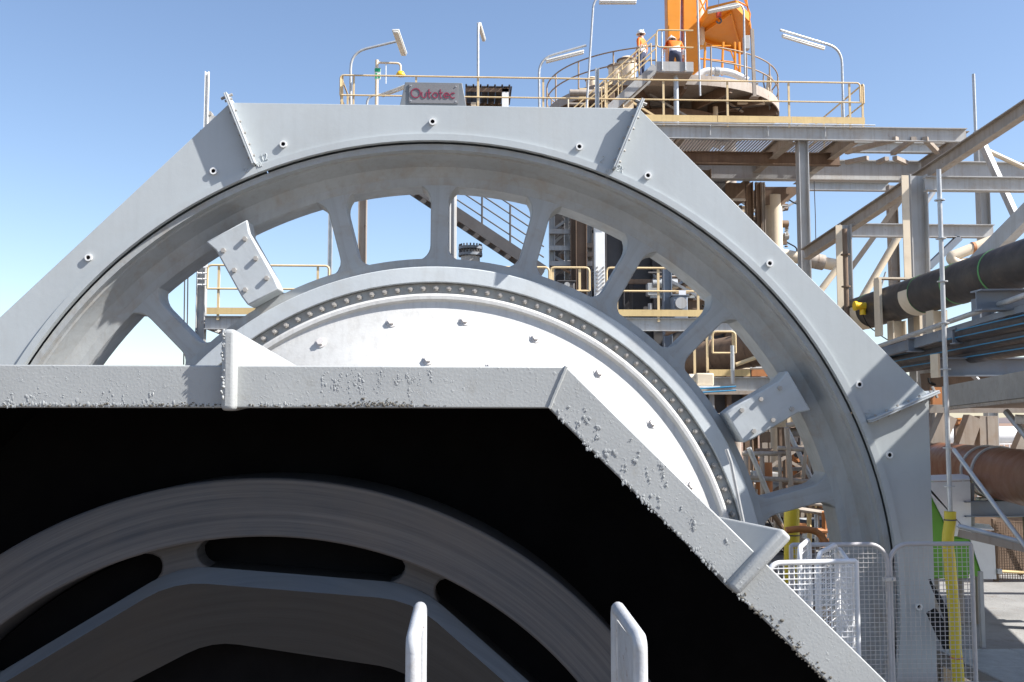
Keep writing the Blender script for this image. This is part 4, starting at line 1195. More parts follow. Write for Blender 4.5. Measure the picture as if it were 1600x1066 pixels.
B('end_bell', MB().cyl((a.x-0.12, 21.7, (a.z+b.z)/2), (a.x-0.002, 21.7, (a.z+b.z)/2), 0.13, 14), 'cream_paint', gb, smooth=50)
B('base_plate', MB().box(a.x-0.05, b.x+0.12, 21.45, 21.95, b.z-0.04, b.z-0.003), 'white_paint', gb)
bd = T('brown_duct', 'large dusty brown duct sloping behind the lower deck rail', 'duct', P(1100, 575, 24.5))
a, b = P(1075, 565, 25.0), P(1260, 530, 22.9)
B('duct', MB().cyl(a, b, 0.42, 28), 'steel_brown', bd, smooth=60)
for t_ in (0.25, 0.55, 0.8):
    p = lerp(a, b, t_); dv = (b-a).normalized()
    B('duct_ring', MB().cyl(p - dv*0.02, p + dv*0.02, 0.44, 28), 'steel_brown', bd)
# clutter of pipework behind the deck
rnd = random.Random(11)
pw = T('pipe_cluster', 'tangle of thin pipes behind the brown duct', 'pipework', P(1180, 500, 26.5))
for i in range(22):
    x = rnd.uniform(1085, 1225); y = rnd.uniform(500, 590)
    a = P(x, y, rnd.uniform(25.6, 27.5))
    dv = Vector(rnd.choice([(1,0,0),(0,0,1),(0.7,0,0.5),(0,0,1)]))*rnd.uniform(0.3, 1.1)
    B('pipe', MB().cyl(a, a+dv, rnd.uniform(.02,.05), 8), rnd.choice(['steel_grey','cream_paint','steel_dust_bounce','galv']), pw)
B('back_frame', MB().box(P(1080,540,28).x, P(1290,540,28).x, 28.0, 28.2, P(1180,668,28).z, P(1180,470,28).z), 'steel_dark', pw)
for i in range(8):
    x = P(1085+27*i, 600, 27.8).x
    B('upright', MB().box(x-0.07, x+0.07, 27.8, 27.995, -7.4, P(1180,472,28).z), rnd.choice(['steel_brown','steel_dust_bounce','steel_grey']), pw)
for py in (560, 612, 650):
    z = P(1180, py, 27.7).z
    B('girt', MB().box(P(1080,540,28).x, P(1290,540,28).x, 27.7, 27.79, z-0.08, z+0.08), 'steel_dust_bounce', pw)
# ================================================================ pipe rack on the right, running past the guard towards the camera side
def along(a, b, px):                              # point of the line a-b that is seen at column px
    lo, hi = 0.0, 1.0
    def colx(p):
        d = p - Vector((0,0,CAMZ)); return 800 + FPX*d.dot(_R)/d.dot(_F)
    for _ in range(60):
        m = (lo+hi)/2
        if colx(lerp(a, b, m)) < px: lo = m
        else: hi = m
    return lerp(a, b, lo)
DZ = -0.45
bp0, bp1 = P(1322, 497, 24.5), P(1600, 412, 16.2)
bdir = (bp1 - bp0).normalized()
bpe = bp1 + bdir*12.0
bp = T('slurry_pipe', 'thick black slurry pipe with white wraps along the pipe rack', 'pipe', bp0)
B('pipe', MB().tube([bp0, bp1, bpe], 0.40, 36), 'black_pipe', bp, smooth=60)
for (px, wd, mt) in ((1500, 0.05, 'green_line'), (1563, 0.05, 'green_line'), (1447, 0.03, 'green_line'), (1362, 0.03, 'green_line'), (1440, 0.45, 'wrap'), (1358, 0.45, 'wrap')):
    c = along(bp0, bpe, px)
    if mt == 'wrap':
        # band wrapped round the lower half of the pipe
        s = bdir.cross(Vector((0,0,1))).normalized(); u = s.cross(bdir)
        m = MB(); n = 18
        vs = []; fs = []
        for i in range(n+1):
            a = R(-118 + 130*i/n)
            for e in (-0.5, 0.5):
                vs.append(c + bdir*wd*e + (s*math.cos(a) + u*math.sin(a))*0.412)
        for i in range(n): fs.append((2*i, 2*i+1, 2*i+3, 2*i+2))
        m.add(vs, fs)
        B('pipe_wrap', m, 'cream_paint', bp, smooth=60)
    else:
        B('marker_band', MB().cyl(c - bdir*wd/2, c + bdir*wd/2, 0.405, 36), mt, bp, smooth=60)
c = along(bp0, bpe, 1402)
for sx in (-0.46, 0.42):
    B('saddle_plate', MB().box(c.x+sx, c.x+sx+0.06, c.y-0.15, c.y+0.15, c.z-0.75, c.z+0.50), 'cream_paint', bp)
B('saddle_cap', MB().box(c.x-0.46, c.x+0.48, c.y-0.12, c.y+0.12, c.z+0.505, c.z+0.54), 'cream_paint', bp)
yv = T('yellow_valve', 'small yellow valve head hanging on the black slurry pipe', 'valve', P(1375, 474, 18.5))
c = along(bp0, bpe, 1372) + Vector((-0.46, -0.25, 0.02))
B('body', MB().cyl(c - Vector((0.14,0,0)), c + Vector((0.14,0,0)), 0.085, 14), 'yellow_safety', yv, smooth=50)
B('end_cap', MB().cyl(c - Vector((0.20,0,0)), c - Vector((0.142,0,0)), 0.11, 14), 'yellow_safety', yv, smooth=50)
B('outlet', MB().cyl(c - Vector((0,0,0.20)), c - Vector((0,0,0.08)), 0.07, 12), 'yellow_safety', yv, smooth=50)
B('bracket', MB().box(c.x+0.15, c.x+0.30, c.y-0.06, c.y+0.25, c.z-0.12, c.z+0.10), 'steel_dark', yv)
B('cable', MB().tube(bend([c + Vector((0,0,-0.2)), c + Vector((0.1,0,-0.45)), c + Vector((0.5,0,-0.75)), c + Vector((1.0,0.3,-0.9))], 0.2), 0.012, 6), 'rubber_black', yv)

rk = T('pipe_rack', 'steel pipe rack carrying black and brown pipes on the right', 'pipe rack', P(1500, 640, 18))
# scaffold handrail tube in front of the rack
h0, h1 = P(1368, 543, 21.0), P(1600, 462, 14.8)
hd = (h1-h0).normalized()
B('guard_rail', MB().tube([h0, h1 + hd*8], 0.045, 10), 'galv', rk, smooth=60)
g0, g1 = P(1378, 552, 21.4), P(1600, 487, 15.2)
B('rack_beam', MB().bar(g0, g1 + (g1-g0).normalized()*6, 0.10, 0.20), 'steel_blue', rk)
B('top_beam', MB().ibeam(Vector((9.15, 14.4, 6.75)), Vector((9.15, 4.0, 6.75)), 0.42, 0.36, 0.03), 'steel_grey', rk)
B('guard_rail', MB().cyl(Vector((8.75, 13.9, 5.85)), Vector((8.75, 4.0, 5.85)), 0.05, 10), 'galv', rk, smooth=60)
# steel brackets under the black pipe
for (px, Y, mt) in ((1462, 17.4, 'cream_paint'), (1535, 16.0, 'steel_blue'), (1400, 19.4, 'cream_paint')):
    c = along(bp0, bpe, px)
    B('pipe_support', MB().ibeam(c + Vector((0,0,-0.95)), c + Vector((0,0,-0.41)), 0.3, 0.3, 0.03, up=(1,0,0)), mt, rk)
    B('cross_beam', MB().ibeam(c + Vector((-0.6,0,-1.10)), c + Vector((2.5,0,-1.10)), 0.28, 0.2, 0.022), 'steel_blue', rk)
c = P(1525, 470, 15.6)
B('bracket_beam', MB().ibeam(c, c + Vector((2.0,0,0.03)), 0.34, 0.34, 0.025), 'steel_blue', rk)
# three HDPE pipes with blue lines
for k, (y0, y1, dx) in enumerate(((548, 500, 0), (563, 520, 0.0), (572, 538, 0.25))):
    a, b = P(1372+6*k, y0+4, 22.5), P(1600, y1+3, 15.2+0.25*k)
    dv = (b-a).normalized(); e = b + dv*9
    t = T('striped_pipe', ('upper', 'middle', 'lowest')[k] + ' of three black pipes with a blue line on the rack', 'pipe', a, 'blue lined pipes on the rack')
    B('pipe', MB().tube([a, e], 0.155, 22), 'hdpe', t, smooth=60)
    s = dv.cross(Vector((0,0,1))).normalized(); u = s.cross(dv)
    for ang in (28, -20):
        o = (s*math.cos(R(ang)) + u*math.sin(R(ang)))*0.156
        B('blue_stripe', MB().bar(a+o, e+o, 0.02, 0.02), 'blue_line', t)
# cross beams under the blue lined pipes
c0 = P(1464, 574, 17.8)
B('cross_beam', MB().ibeam(c0, c0 + Vector((3.5, -0.4, 0.0)), 0.34, 0.26, 0.025), 'steel_blue', rk)
B('beam_end', MB().box(c0.x-0.05, c0.x-0.01, c0.y-0.15, c0.y+0.15, c0.z-0.19, c0.z+0.24), 'cream_paint', rk)
# deck edge (grey slab) and the timber-brown beams below
s0, s1 = P(1476, 620, 17.2), P(1600, 601, 13.2)
sd = (s1-s0).normalized()
B('deck_edge', MB().bar(s0, s1 + sd*7, 0.08, 0.36), 'concrete', rk)
B('deck_lip', MB().bar(s0 + Vector((0.02,-0.03,-0.21)), s1 + sd*7 + Vector((0.02,-0.03,-0.21)), 0.10, 0.05), 'steel_dust_bounce', rk)
B('deck_slab', MB().slab([s0 + Vector((0.06,0,-0.12)), s1 + sd*7 + Vector((0.06,0,-0.12)), s1 + sd*7 + Vector((3.5,0,-0.12)), s0 + Vector((4.5,0,-0.12))], (0,0,-0.08)), 'steel_brown', rk)
z = P(1520, 650, 19.0).z
for (Y, dz_) in ((17.8, 0.0), (19.2, 0.03), (20.6, 0.06)):
    B('bearer', MB().bar((P(1450,650,Y).x, Y, z+0.12+dz_), (P(1450,650,Y).x+6, Y-0.5, z+0.12+dz_), 0.2, 0.14), 'steel_dust_bounce', rk)
B('back_beam', MB().bar(P(1440,600,20.5), P(1600,588,19.5), 0.2, 0.42), 'steel_brown', rk)
B('back_panel', MB().box(P(1457,620,19.4).x, P(1476,620,19.4).x, 19.4, 19.5, P(1460,640,19.4).z, P(1460,605,19.4).z), 'orange_rust', rk)
B('pipe_run', MB().cyl(P(1465,578,22), P(1640,575,21), 0.13, 14), 'toe_yellow', rk, smooth=60)
B('tank_wall', MB().box(P(1440,580,24).x, P(1474,580,24).x, 24.0, 24.3, -7.4, P(1450,565,24).z), 'cream_paint', rk)
# trestle legs under the rack, seen against the bright conveyor
for (a, b, wd) in (((1480,650),(1458,700),0.30), ((1520,652),(1503,700),0.28), ((1534,650),(1535,705),0.22), ((1546,650),(1548,705),0.24), ((1612,655),(1588,712),0.24)):
    B('trestle_leg', MB().bar(P(*a, 19.6), P(*b, 19.6), wd*0.9, wd), 'steel_dust_bounce', rk)
B('trestle_strut', MB().cyl(P(1510,575,18.5), P(1533,600,18.5), 0.05, 8), 'galv', rk)
B('trestle_strut', MB().cyl(P(1572,643,15), P(1610,690,14.5), 0.05, 8), 'galv', rk)
B('rack_column', MB().ibeam(Vector((9.6, 9.5, -7.4)), Vector((9.6, 9.5, 6.5)), 0.3, 0.3, 0.025, up=(1,0,0)), 'steel_grey', rk)
B('rack_column', MB().ibeam(Vector((9.3, 6.0, -7.4)), Vector((9.3, 6.0, 6.5)), 0.3, 0.3, 0.025, up=(1,0,0)), 'steel_grey', rk)
B('white_tube', MB().cyl(P(1586,655,14.6), P(1640,658,14.4), 0.07, 12), 'white_paint', rk, smooth=60)

# brown pipe with two clamps
b0, b1 = P(1446, 720, 20.8), P(1600, 746, 14.4)
bdv = (b1-b0).normalized()
br = T('brown_pipe', 'big red brown pipe with two steel clamps below the rack', 'pipe', b0)
B('pipe', MB().tube([b0 - bdv*3, b1 + bdv*8], 0.41, 40), 'brown_pipe', br, smooth=60)
for px in (1544, 1562):
    c = along(b0, b1 + bdv*8, px)
    B('clamp', MB().cyl(c - bdv*0.05, c + bdv*0.05, 0.435, 40), 'galv', br, smooth=40)
    B('clamp_lug', MB().box(c.x-0.20, c.x-0.02, c.y-0.08, c.y+0.08, c.z-0.52, c.z-0.425), 'galv', br, bevel=0.01)
c = along(b0, b1, 1560)
B('pipe_foot', MB().box(c.x-0.05, c.x+0.35, c.y-0.1, c.y+0.1, c.z-0.70, c.z-0.40), 'cream_paint', br)
c2 = P(1505, 795, 15.4)
B('foot_beam', MB().ibeam(c2, c2 + Vector((3,0,0)), 0.24, 0.2, 0.018), 'steel_blue', br)
B('foot_leg', MB().ibeam(Vector((c2.x+1.1, 15.4, DZ)), Vector((c2.x+1.1, 15.4, c2.z-0.12)), 0.2, 0.2, 0.018, up=(1,0,0)), 'steel_dust_bounce', br)

# ================================================================ scaffold in front of the rack
sc_ = T('scaffold_bay', 'galvanised scaffold pole with rosettes and diagonal brace on right', 'scaffold', P(1500, 1060, 11.0))
top, bot = P(1467.5, 265, 11.6), P(1497, 1050, 11.6)
xx = P(1478, 600, 11.6).x
B('standard', MB().cyl((xx, 11.6, DZ), (xx, 11.6, top.z), 0.0275, 12), 'galv', sc_, smooth=60)
for py in (313, 373, 440, 505, 577, 700, 760):
    z = P(1478, py, 11.6).z
    B('rosette', MB().cyl((xx, 11.6, z-0.006), (xx, 11.6, z+0.006), 0.062, 12), 'galv', sc_)
a = Vector((xx, 11.6, P(1488,702,11.6).z)); b = P(1640, 905, 10.6)
B('diagonal_brace', MB().cyl(a + Vector((0.04,-0.05,0)), b, 0.026, 12), 'galv', sc_, smooth=60)
B('ledger', MB().cyl(P(1497,822,11.5), P(1640,858,11.0), 0.028, 10), 'galv', sc_, smooth=60)
B('ledger', MB().bar(P(1497,833,12.0), P(1640,866,11.6), 0.04, 0.09), 'steel_dust_bounce', sc_)
B('base_plate', MB().box(xx-0.07, xx+0.07, 11.53, 11.67, DZ+0.025, DZ+0.033), 'galv', sc_)
# thin rail pieces crossing behind
px_ = T('scaffold_pole', 'rusty scaffold pole with rosettes beside the cream column flange', 'scaffold', (P(1322,480,23.2).x, 23.2, -7.4))
xz = P(1322, 450, 23.2).x
B('standard', MB().cyl((xz, 23.2, -7.4), (xz, 23.2, P(1321,358,23.2).z), 0.06, 10), 'steel_brown', px_)
for py in (398, 448):
    z = P(1322, py, 23.2).z
    B('rosette', MB().cyl((xz, 23.2, z-0.015), (xz, 23.2, z+0.015), 0.11, 10), 'steel_brown', px_)

# yellow sleeve round the scaffold pole
ys = [(xx + dx, 11.6 - 0.02, P(1490, py, 11.6).z) for (py, dx) in ((799,-0.012),(815,-0.016),(835,-0.045),(850,-0.055),(870,-0.04),(900,-0.03),(940,-0.01),(980,0.0),(1010,-0.005),(1040,0.015),(1063,0.02),(1075,0.02))]
ysl = T('yellow_sleeve', 'bright yellow foam sleeve wrapped round the scaffold pole', 'pipe sleeve', (xx, 11.6, DZ))
B('sleeve', MB().tube(ys, 0.066, 16), 'yellow_plastic', ysl, smooth=70)
for py, mt in ((812,'steel_dark'), (1027,'red_plastic')):
    z = P(1490, py, 11.6).z
    B('tie', MB().lathe((xx + (-0.014 if py < 900 else 0.005), 11.58, 0), [(0.064, z-0.008), (0.072, z-0.008), (0.072, z+0.008), (0.064, z+0.008)], 16, axis='z'), mt, ysl)

# ================================================================ green and white unit behind the fence
un = T('green_unit', 'green machine housing with white sloping covers behind the fence', 'machine', P(1500, 930, 15.5))
def Q(px, py, Y): return P(px, py, Y)
Y = 15.4
B('side_panel', MB().slab([Q(1440,760,Y), Q(1457,778,Y), Q(1490,842,Y), Q(1521,842,Y), Q(1540,905,Y), Q(1500,893,Y), Q(1440,880,Y)], (0,0.04,0)), 'green_paint', un)
B('cover', MB().slab([Q(1440,754,Y-.03), Q(1516,752,Y-.03), Q(1518,838,Y-.03), Q(1487,838,Y-.03), Q(1457,778,Y-.03), Q(1440,748,Y-.03)], (0,0.025,0)), 'white_paint', un)
B('cover_top', MB().slab([Q(1440,753,Y-.03), Q(1516,751,Y-.03), Q(1512,742,Y+0.9), Q(1440,745,Y+0.9)], (0,0,0.02)), 'white_paint', un)
B('cover', MB().slab([Q(1516,843,Y-.03), Q(1554,846,Y-.03), Q(1557,905,Y-.03), Q(1537,905,Y-.03)], (0,0.025,0)), 'white_paint', un)
B('cover_top', MB().slab([Q(1494,826,Y-.2), Q(1553,829,Y-.2), Q(1545,821,Y+.6), Q(1500,818,Y+.6)], (0,0,0.02)), 'white_paint', un)
B('body', MB().box(Q(1440,800,Y).x, Q(1514,800,Y).x, Y+0.05, Y+1.2, Q(1480,905,Y).z, Q(1480,760,Y).z), 'green_paint', un, bevel=0.02)
B('latch', MB().box(Q(1556,893,Y).x, Q(1563,893,Y).x, Y-0.06, Y-0.0, Q(1556,896,Y).z, Q(1556,889,Y).z), 'galv', un)
for px in (1462, 1500, 1528):
    q = Q(px, 905, Y+0.4); B('leg', MB().bar((q.x, Y+0.4, DZ), (q.x, Y+0.4, q.z+0.1), 0.08, 0.08, up=(0,1,0)), 'steel_dust_bounce', un)
B('back_post', MB().bar(Q(1518,755,Y+0.2), Q(1520,930,Y+0.2), 0.06, 0.06, up=(0,1,0)), 'steel_grey', un)
fp_ = tag(B('floor_post', MB().bar((P(1532,900,14.2).x, 14.2, DZ), (P(1532,900,14.2).x, 14.2, P(1532,893,14.2).z), 0.055, 0.055, up=(0,1,0)), 'steel_grey'), 'short grey steel post on the deck by the green housing', 'post')

# orange mesh cage at the right edge
cg = T('wire_cage', 'brown wire cage at the right edge of the deck', 'cage', P(1590, 930, 19.8))
x0, x1 = P(1558,880,19.8).x, P(1660,880,19.8).x
z0, z1 = DZ, P(1580,815,19.8).z
m = MB()
n = 26
for i in range(n+1):
    x = x0 + (x1-x0)*i/n; m.box(x-0.006, x+0.006, 19.8, 19.81, z0+0.04, z1)
for i in range(23):
    z = z0 + 0.04 + (z1-z0-0.04)*i/22; m.box(x0, x1, 19.788, 19.798, z-0.006, z+0.006)
B('wire_mesh', m, 'steel_brown', cg, kind='stuff', smooth=0)
for x in (x0, (x0+x1)/2, x1): B('frame_post', MB().box(x-0.04, x+0.04, 19.82, 19.9, z0, z1+0.05), 'steel_brown', cg)
B('cage_back', MB().box(x0, x1, 20.9, 20.95, z0, z1), 'steel_brown', cg)
B('cage_brace', MB().bar((x0+.1,20.0,z1), (x0+0.6,20.0,z0+.1), 0.08, 0.08), 'steel_brown', cg)
B('base_rail', MB().cyl((x0-0.6,19.7,DZ+0.25), (x1,19.7,DZ+0.15), 0.03, 8), 'toe_yellow', cg)

# ================================================================ operating deck right of the guard
def deckmat():
    t, b, tc = nodes('deck_floor')
    c = mix(t, ramp(t, noise(t, tc, 0.8, 6), [(0.35,0.0),(0.65,1.0)]), (0.20,0.195,0.185), (0.30,0.295,0.28))
    c = mix(t, ramp(t, noise(t, tc, 3, 8, 0.7), [(0.55,0.0),(0.7,0.6)]), c, (0.16,0.12,0.09))
    t.links.new(c, b.inputs['Base Color']); b.inputs['Roughness'].default_value = 0.75
    bump(t, b, noise(t, tc, 30, 3), 0.01)
deckmat()
od = B('deck_floor', MB().box(6.62, 26.0, 7.0, 26.5, DZ-0.18, DZ), 'deck_floor', smooth=0); od['kind'] = 'structure'
od2 = B('deck_floor', MB().box(3.4, 6.61, 7.0, 12.4, DZ-0.18, DZ-0.001), 'deck_floor', smooth=0); od2['kind'] = 'structure'
# grating tiles on the deck, laid in rows
tile = MB(); tw = 0.98
for i in range(21): tile.box(0, tw, i*0.049-0.005, i*0.049+0.005, 0.001, 0.022)
for i in range(9): tile.box(i*0.1225-0.004, i*0.1225+0.004, 0, tw, 0.0005, 0.014)
tme = tile.mesh('deck_grating', smooth=0); tme.materials.append(M['galv'])
for i in range(6):
    for j in range(5):
        o = bpy.data.objects.new('deck_grating', tme); COL.objects.link(o); o.parent = od
        o.location = (6.64 + i*1.0, 9.0 + j*1.0, DZ)

# ================================================================ mesh fence panels
def fence(label, a, b, z0, z1, rl, rr, mat='fence_grey', pitch=0.05, wr=0.0026, tr=0.024, group='mesh fence panels on the deck'):
    """tube framed mesh panel from a to b (x,y); rl/rr: corner radius at the left / right top"""
    a = Vector((a[0], a[1], 0)); b = Vector((b[0], b[1], 0))
    t = T('fence_panel', label, 'fence', (a.x, a.y, z0), group)
    L = (b-a).length; d = (b-a)/L
    def pt(s, z): return a + d*s + Vector((0,0,z))
    path = [pt(0, z0)]
    def corner(s, r, sg):
        if r <= 0: return [pt(s, z1)]
        if sg < 0: return [pt(s + r*(1-math.cos(t_)), z1 - r*(1-math.sin(t_))) for t_ in [i*math.pi/2/8 for i in range(9)]]
        return [pt(s - r*(1-math.sin(t_)), z1 - r*(1-math.cos(t_))) for t_ in [i*math.pi/2/8 for i in range(9)]]
    path += corner(0, rl, -1) + corner(L, rr, 1) + [pt(L, z0)]
    B('frame', MB().tube(path, tr, 10), mat, t, smooth=60)
    B('bottom_rail', MB().cyl(pt(tr, z0+0.08), pt(L-tr, z0+0.08), tr*0.8, 8), mat, t, smooth=60)
    m = MB()
    def topz(s):
        if rl and s < rl: return z1 - rl + math.sqrt(max(0, rl*rl - (rl-s)**2))
        if rr and s > L-rr: return z1 - rr + math.sqrt(max(0, rr*rr - (s-L+rr)**2))
        return z1
    n = int(L/pitch)
    nrm = d.cross(Vector((0,0,1)))
    for i in range(1, n):
        s = L*i/n; m.bar(pt(s, z0+0.08), pt(s, topz(s)), wr*2, wr*2, up=tuple(nrm))
    k = int((z1-z0)/pitch)
    for i in range(1, k):
        z = z0 + 0.08 + (z1-z0-0.08)*i/k
        s0_, s1_ = 0.0, L
        if rl and z > z1-rl: s0_ = rl - math.sqrt(max(0, rl*rl - (z-z1+rl)**2))
        if rr and z > z1-rr: s1_ = L - rr + math.sqrt(max(0, rr*rr - (z-z1+rr)**2))
        m.bar(pt(s0_, z) + nrm*wr*2.05, pt(s1_, z) + nrm*wr*2.05, wr*2, wr*2)
    B('wire_mesh', m, mat, t, kind='stuff', smooth=0)
    return t
paint('fence_grey', (0.46, 0.44, 0.43), 0.45, 0.06, 0.3, (0.35,0.28,0.22), 5)
paint('fence_white', (0.74, 0.74, 0.73), 0.42, 0.05, 0.2, (0.5,0.45,0.4), 5)
FZ = 10.6
zt = P(1450, 850, FZ).z
fence('grey mesh fence panel in front of the guard foot by the yellow sleeve', (P(1391,900,FZ).x, FZ), (P(1519,900,FZ).x, FZ), DZ, zt, 0.20, 0.03)
fence('wide grey mesh fence panel with rounded top before the gear rim', (P(1236,900,FZ).x, FZ-0.02), (P(1387,900,FZ).x, FZ), DZ, zt, 0.03, 0.20)
F2 = 9.2
za = P(1300, 877, F2).z
fence('bright white mesh fence panel nearest the diagonal grey frame', (P(1195,900,F2).x, F2-0.1), (P(1338,900,F2).x, F2), DZ, za, 0.12, 0.02, 'fence_white', wr=0.004)
zb_ = P(1290, 862, 10.2).z
fence('white mesh fence panel running away behind the bright front panel', (P(1338,900,F2).x-0.02, F2+0.08), (P(1310,862,10.5).x, 10.5), DZ, zb_, 0.02, 0.15, 'fence_white', wr=0.0024, pitch=0.075)
fence('short white mesh fence panel with sloping rounded top', (P(1272,870,9.6).x, 9.5), (P(1308,870,10.3).x, 10.3), DZ, P(1285,860,9.8).z, 0.15, 0.15, 'fence_white', wr=0.0024, pitch=0.075)
fence('narrow white mesh fence panel left of the sloping one', (P(1244,870,9.7).x, 9.6), (P(1265,870,10.3).x, 10.3), DZ, P(1252,852,9.8).z, 0.10, 0.15, 'fence_white', wr=0.0024, pitch=0.075)
c = P(1388, 905, FZ-0.03)
tag(B('panel_clip', MB().box(c.x-0.07, c.x+0.07, FZ-0.06, FZ-0.035, c.z-0.02, c.z+0.02).cyl((c.x-.04,FZ-.08,c.z),(c.x-.04,FZ-.06,c.z),.012,8).cyl((c.x+.04,FZ-.08,c.z),(c.x+.04,FZ-.06,c.z),.012,8), 'galv'), 'small clip joining the two grey mesh fence panels', 'clip')
# bent rod beside the drum flange
q = [P(1135,702,11.8), P(1142,722,11.8), P(1162,820,11.8)]
q.append(q[-1] + (q[-1]-q[-2])*1.6)
tag(B('bent_rod', MB().tube(q, 0.022, 8), 'galv', smooth=60), 'thin bent metal rod in front of the drum flange', 'rod')
# torn rubber flap at the guard foot
fl = MB(); rnd = random.Random(4)
for k in range(3):
    pts = [P(1452+6*k, 905+10*k, 12.7), P(1475+4*k, 960, 12.6), P(1492, 1010-12*k, 12.5)]
    fl.tube(bend(pts, 0.3), 0.018, 6)
B_ = T('torn_flap', 'torn black rubber flap hanging at the foot of the large guard', 'rubber flap', P(1470, 960, 12.7))
B('strand', fl, 'rubber_black', B_)
B('sheet', MB().slab([P(1448,958,12.85), P(1462,950,12.8), P(1478,975,12.75), P(1490,1012,12.7), P(1476,1016,12.75), P(1462,990,12.85)], (0,0.02,0)), 'rubber_black', B_)

# ================================================================ scaffold tower behind the right spokes
tw_ = T('scaffold_tower', 'tube scaffold tower seen through the lower right spokes', 'scaffold', P(1230, 880, 19.5))
Ys = 19.6
for (a, b, r, mt) in (((1229,668),(1238,790),.055,'steel_dust_bounce'), ((1190,705),(1192,775),.05,'steel_dust_bounce'), ((1165,705),(1166,760),.05,'steel_dust_bounce'), ((1160,709),(1228,709),.045,'steel_dust_bounce'), ((1165,746),(1310,755),.045,'steel_dust_bounce'),
                   ((1228,667),(1310,835),.05,'galv'), ((1170,700),(1225,830),.05,'galv'), ((1229,665),(1265,658),.05,'steel_dust_bounce'), ((1215,700),(1310,706),.045,'steel_dust_bounce'), ((1262,668),(1255,750),.04,'steel_dust_bounce'),
                   ((1205,800),(1225,828),.05,'steel_brown'), ((1240,795),(1310,805),.05,'steel_dust_bounce'), ((1275,800),(1276,850),.04,'galv'), ((1288,800),(1288,850),.05,'orange_rust'), ((1264,800),(1265,850),.05,'toe_yellow'),
                   ((1211,790),(1213,850),.04,'steel_dust_bounce'), ((1218,711),(1220,775),.035,'steel_dust_bounce'), ((1160,780),(1310,790),.04,'steel_dust_bounce'), ((1250,828),(1310,830),.05,'orange_rust')):
    B('scaffold_tube', MB().cyl(P(*a, Ys + random.uniform(-.3,.3)), P(*b, Ys), r, 8), mt, tw_)
hose = bend([P(1228,829,17.5), P(1250,826,17.5), P(1278,830,17.5), P(1292,850,17.4)], 0.3)
tag(B('brown_hose', MB().tube(hose, 0.06, 10), 'orange_rust', smooth=60), 'rusty brown bent pipe above the white fence panels', 'pipe')
hose = bend([P(1306,852,17.3), P(1311,836,17.4), P(1330,828,17.4)], 0.3)
tag(B('dark_hose', MB().tube(hose, 0.07, 10), 'steel_brown', smooth=60), 'dark brown pipe elbow beside the gear rim at the fence', 'pipe')
y2 = T('yellow_sleeve', 'yellow foam sleeve on a pole seen through the lower spokes', 'pipe sleeve', P(1238, 900, 18.0))
B('sleeve', MB().tube([P(1237,795,18.0), P(1237,830,18.0), P(1237,960,18.0)], 0.14, 12), 'yellow_plastic', y2, smooth=60)
B('tie', MB().cyl(P(1237,835,18.0), P(1237,837,18.0), 0.145, 12), 'steel_dark', y2)
# things standing behind the tower
kk = [('storage_bin', 'orange rusty bin far behind the scaffold tower', 'bin', (1190,722,1225,740), 32, 'orange_rust'),
      ('site_truck', 'pale blue topped container far behind the scaffold tower', 'container', (1188,710,1216,722), 40, 'white_paint'),
      ('plant_box', 'pale grey plant box low behind the scaffold tower', 'box', (1190,745,1218,776), 29, 'steel_grey'),
      ('bunker', 'cream hopper under the duct behind the scaffold tower', 'hopper', (1225,642,1275,668), 24, 'cream_paint')]
for (nm, lab, cat, (x0, y0, x1, y1), Y, mt) in kk:
    a, b = P(x0, y0, Y), P(x1, y1, Y)
    t = T(nm, lab, cat, ((a.x+b.x)/2, Y, b.z))
    B('body', MB().box(a.x, b.x, Y, Y+1.5, b.z, a.z), mt, t, bevel=0.04)
    B('lid', MB().box(a.x-0.06, b.x+0.06, Y-0.06, Y+1.56, a.z+0.004, a.z+0.10), 'steel_blue' if nm == 'site_truck' else mt, t)
    for i in range(4):
        x = a.x + (b.x-a.x)*(i+0.5)/4; B('rib', MB().box(x-0.04, x+0.04, Y-0.05, Y-0.003, b.z+0.05, a.z-0.05), mt, t)
    for i in range(2):
        x = a.x + (b.x-a.x)*(0.15+0.7*i); B('leg', MB().box(x-0.08, x+0.08, Y+0.1, Y+0.3, -7.42, b.z-0.003), 'steel_brown', t)
# yellow fence rail / dark cylinders between
dw = T('rear_wall', 'dark brown plant wall behind the scaffold tower', 'wall', P(1240, 800, 27))
B('panel', MB().box(P(1240,760,26).x, P(1330,760,26).x, 26.0, 26.2, -7.4, P(1240,672,26).z), 'steel_dark', dw)
for i in range(9):
    x = P(1244+10*i, 800, 25.9).x
    B('batten', MB().box(x-0.05, x+0.05, 25.9, 25.995, -7.4, P(1240,690,26).z), rnd.choice(['steel_brown','orange_rust','steel_dust_bounce','toe_yellow']), dw)
for i in range(4):
    z = P(1240, 700+28*i, 25.9).z
    B('girt', MB().box(P(1240,760,26).x, P(1330,760,26).x, 25.84, 25.895, z-0.07, z+0.07), 'steel_dust_bounce', dw)

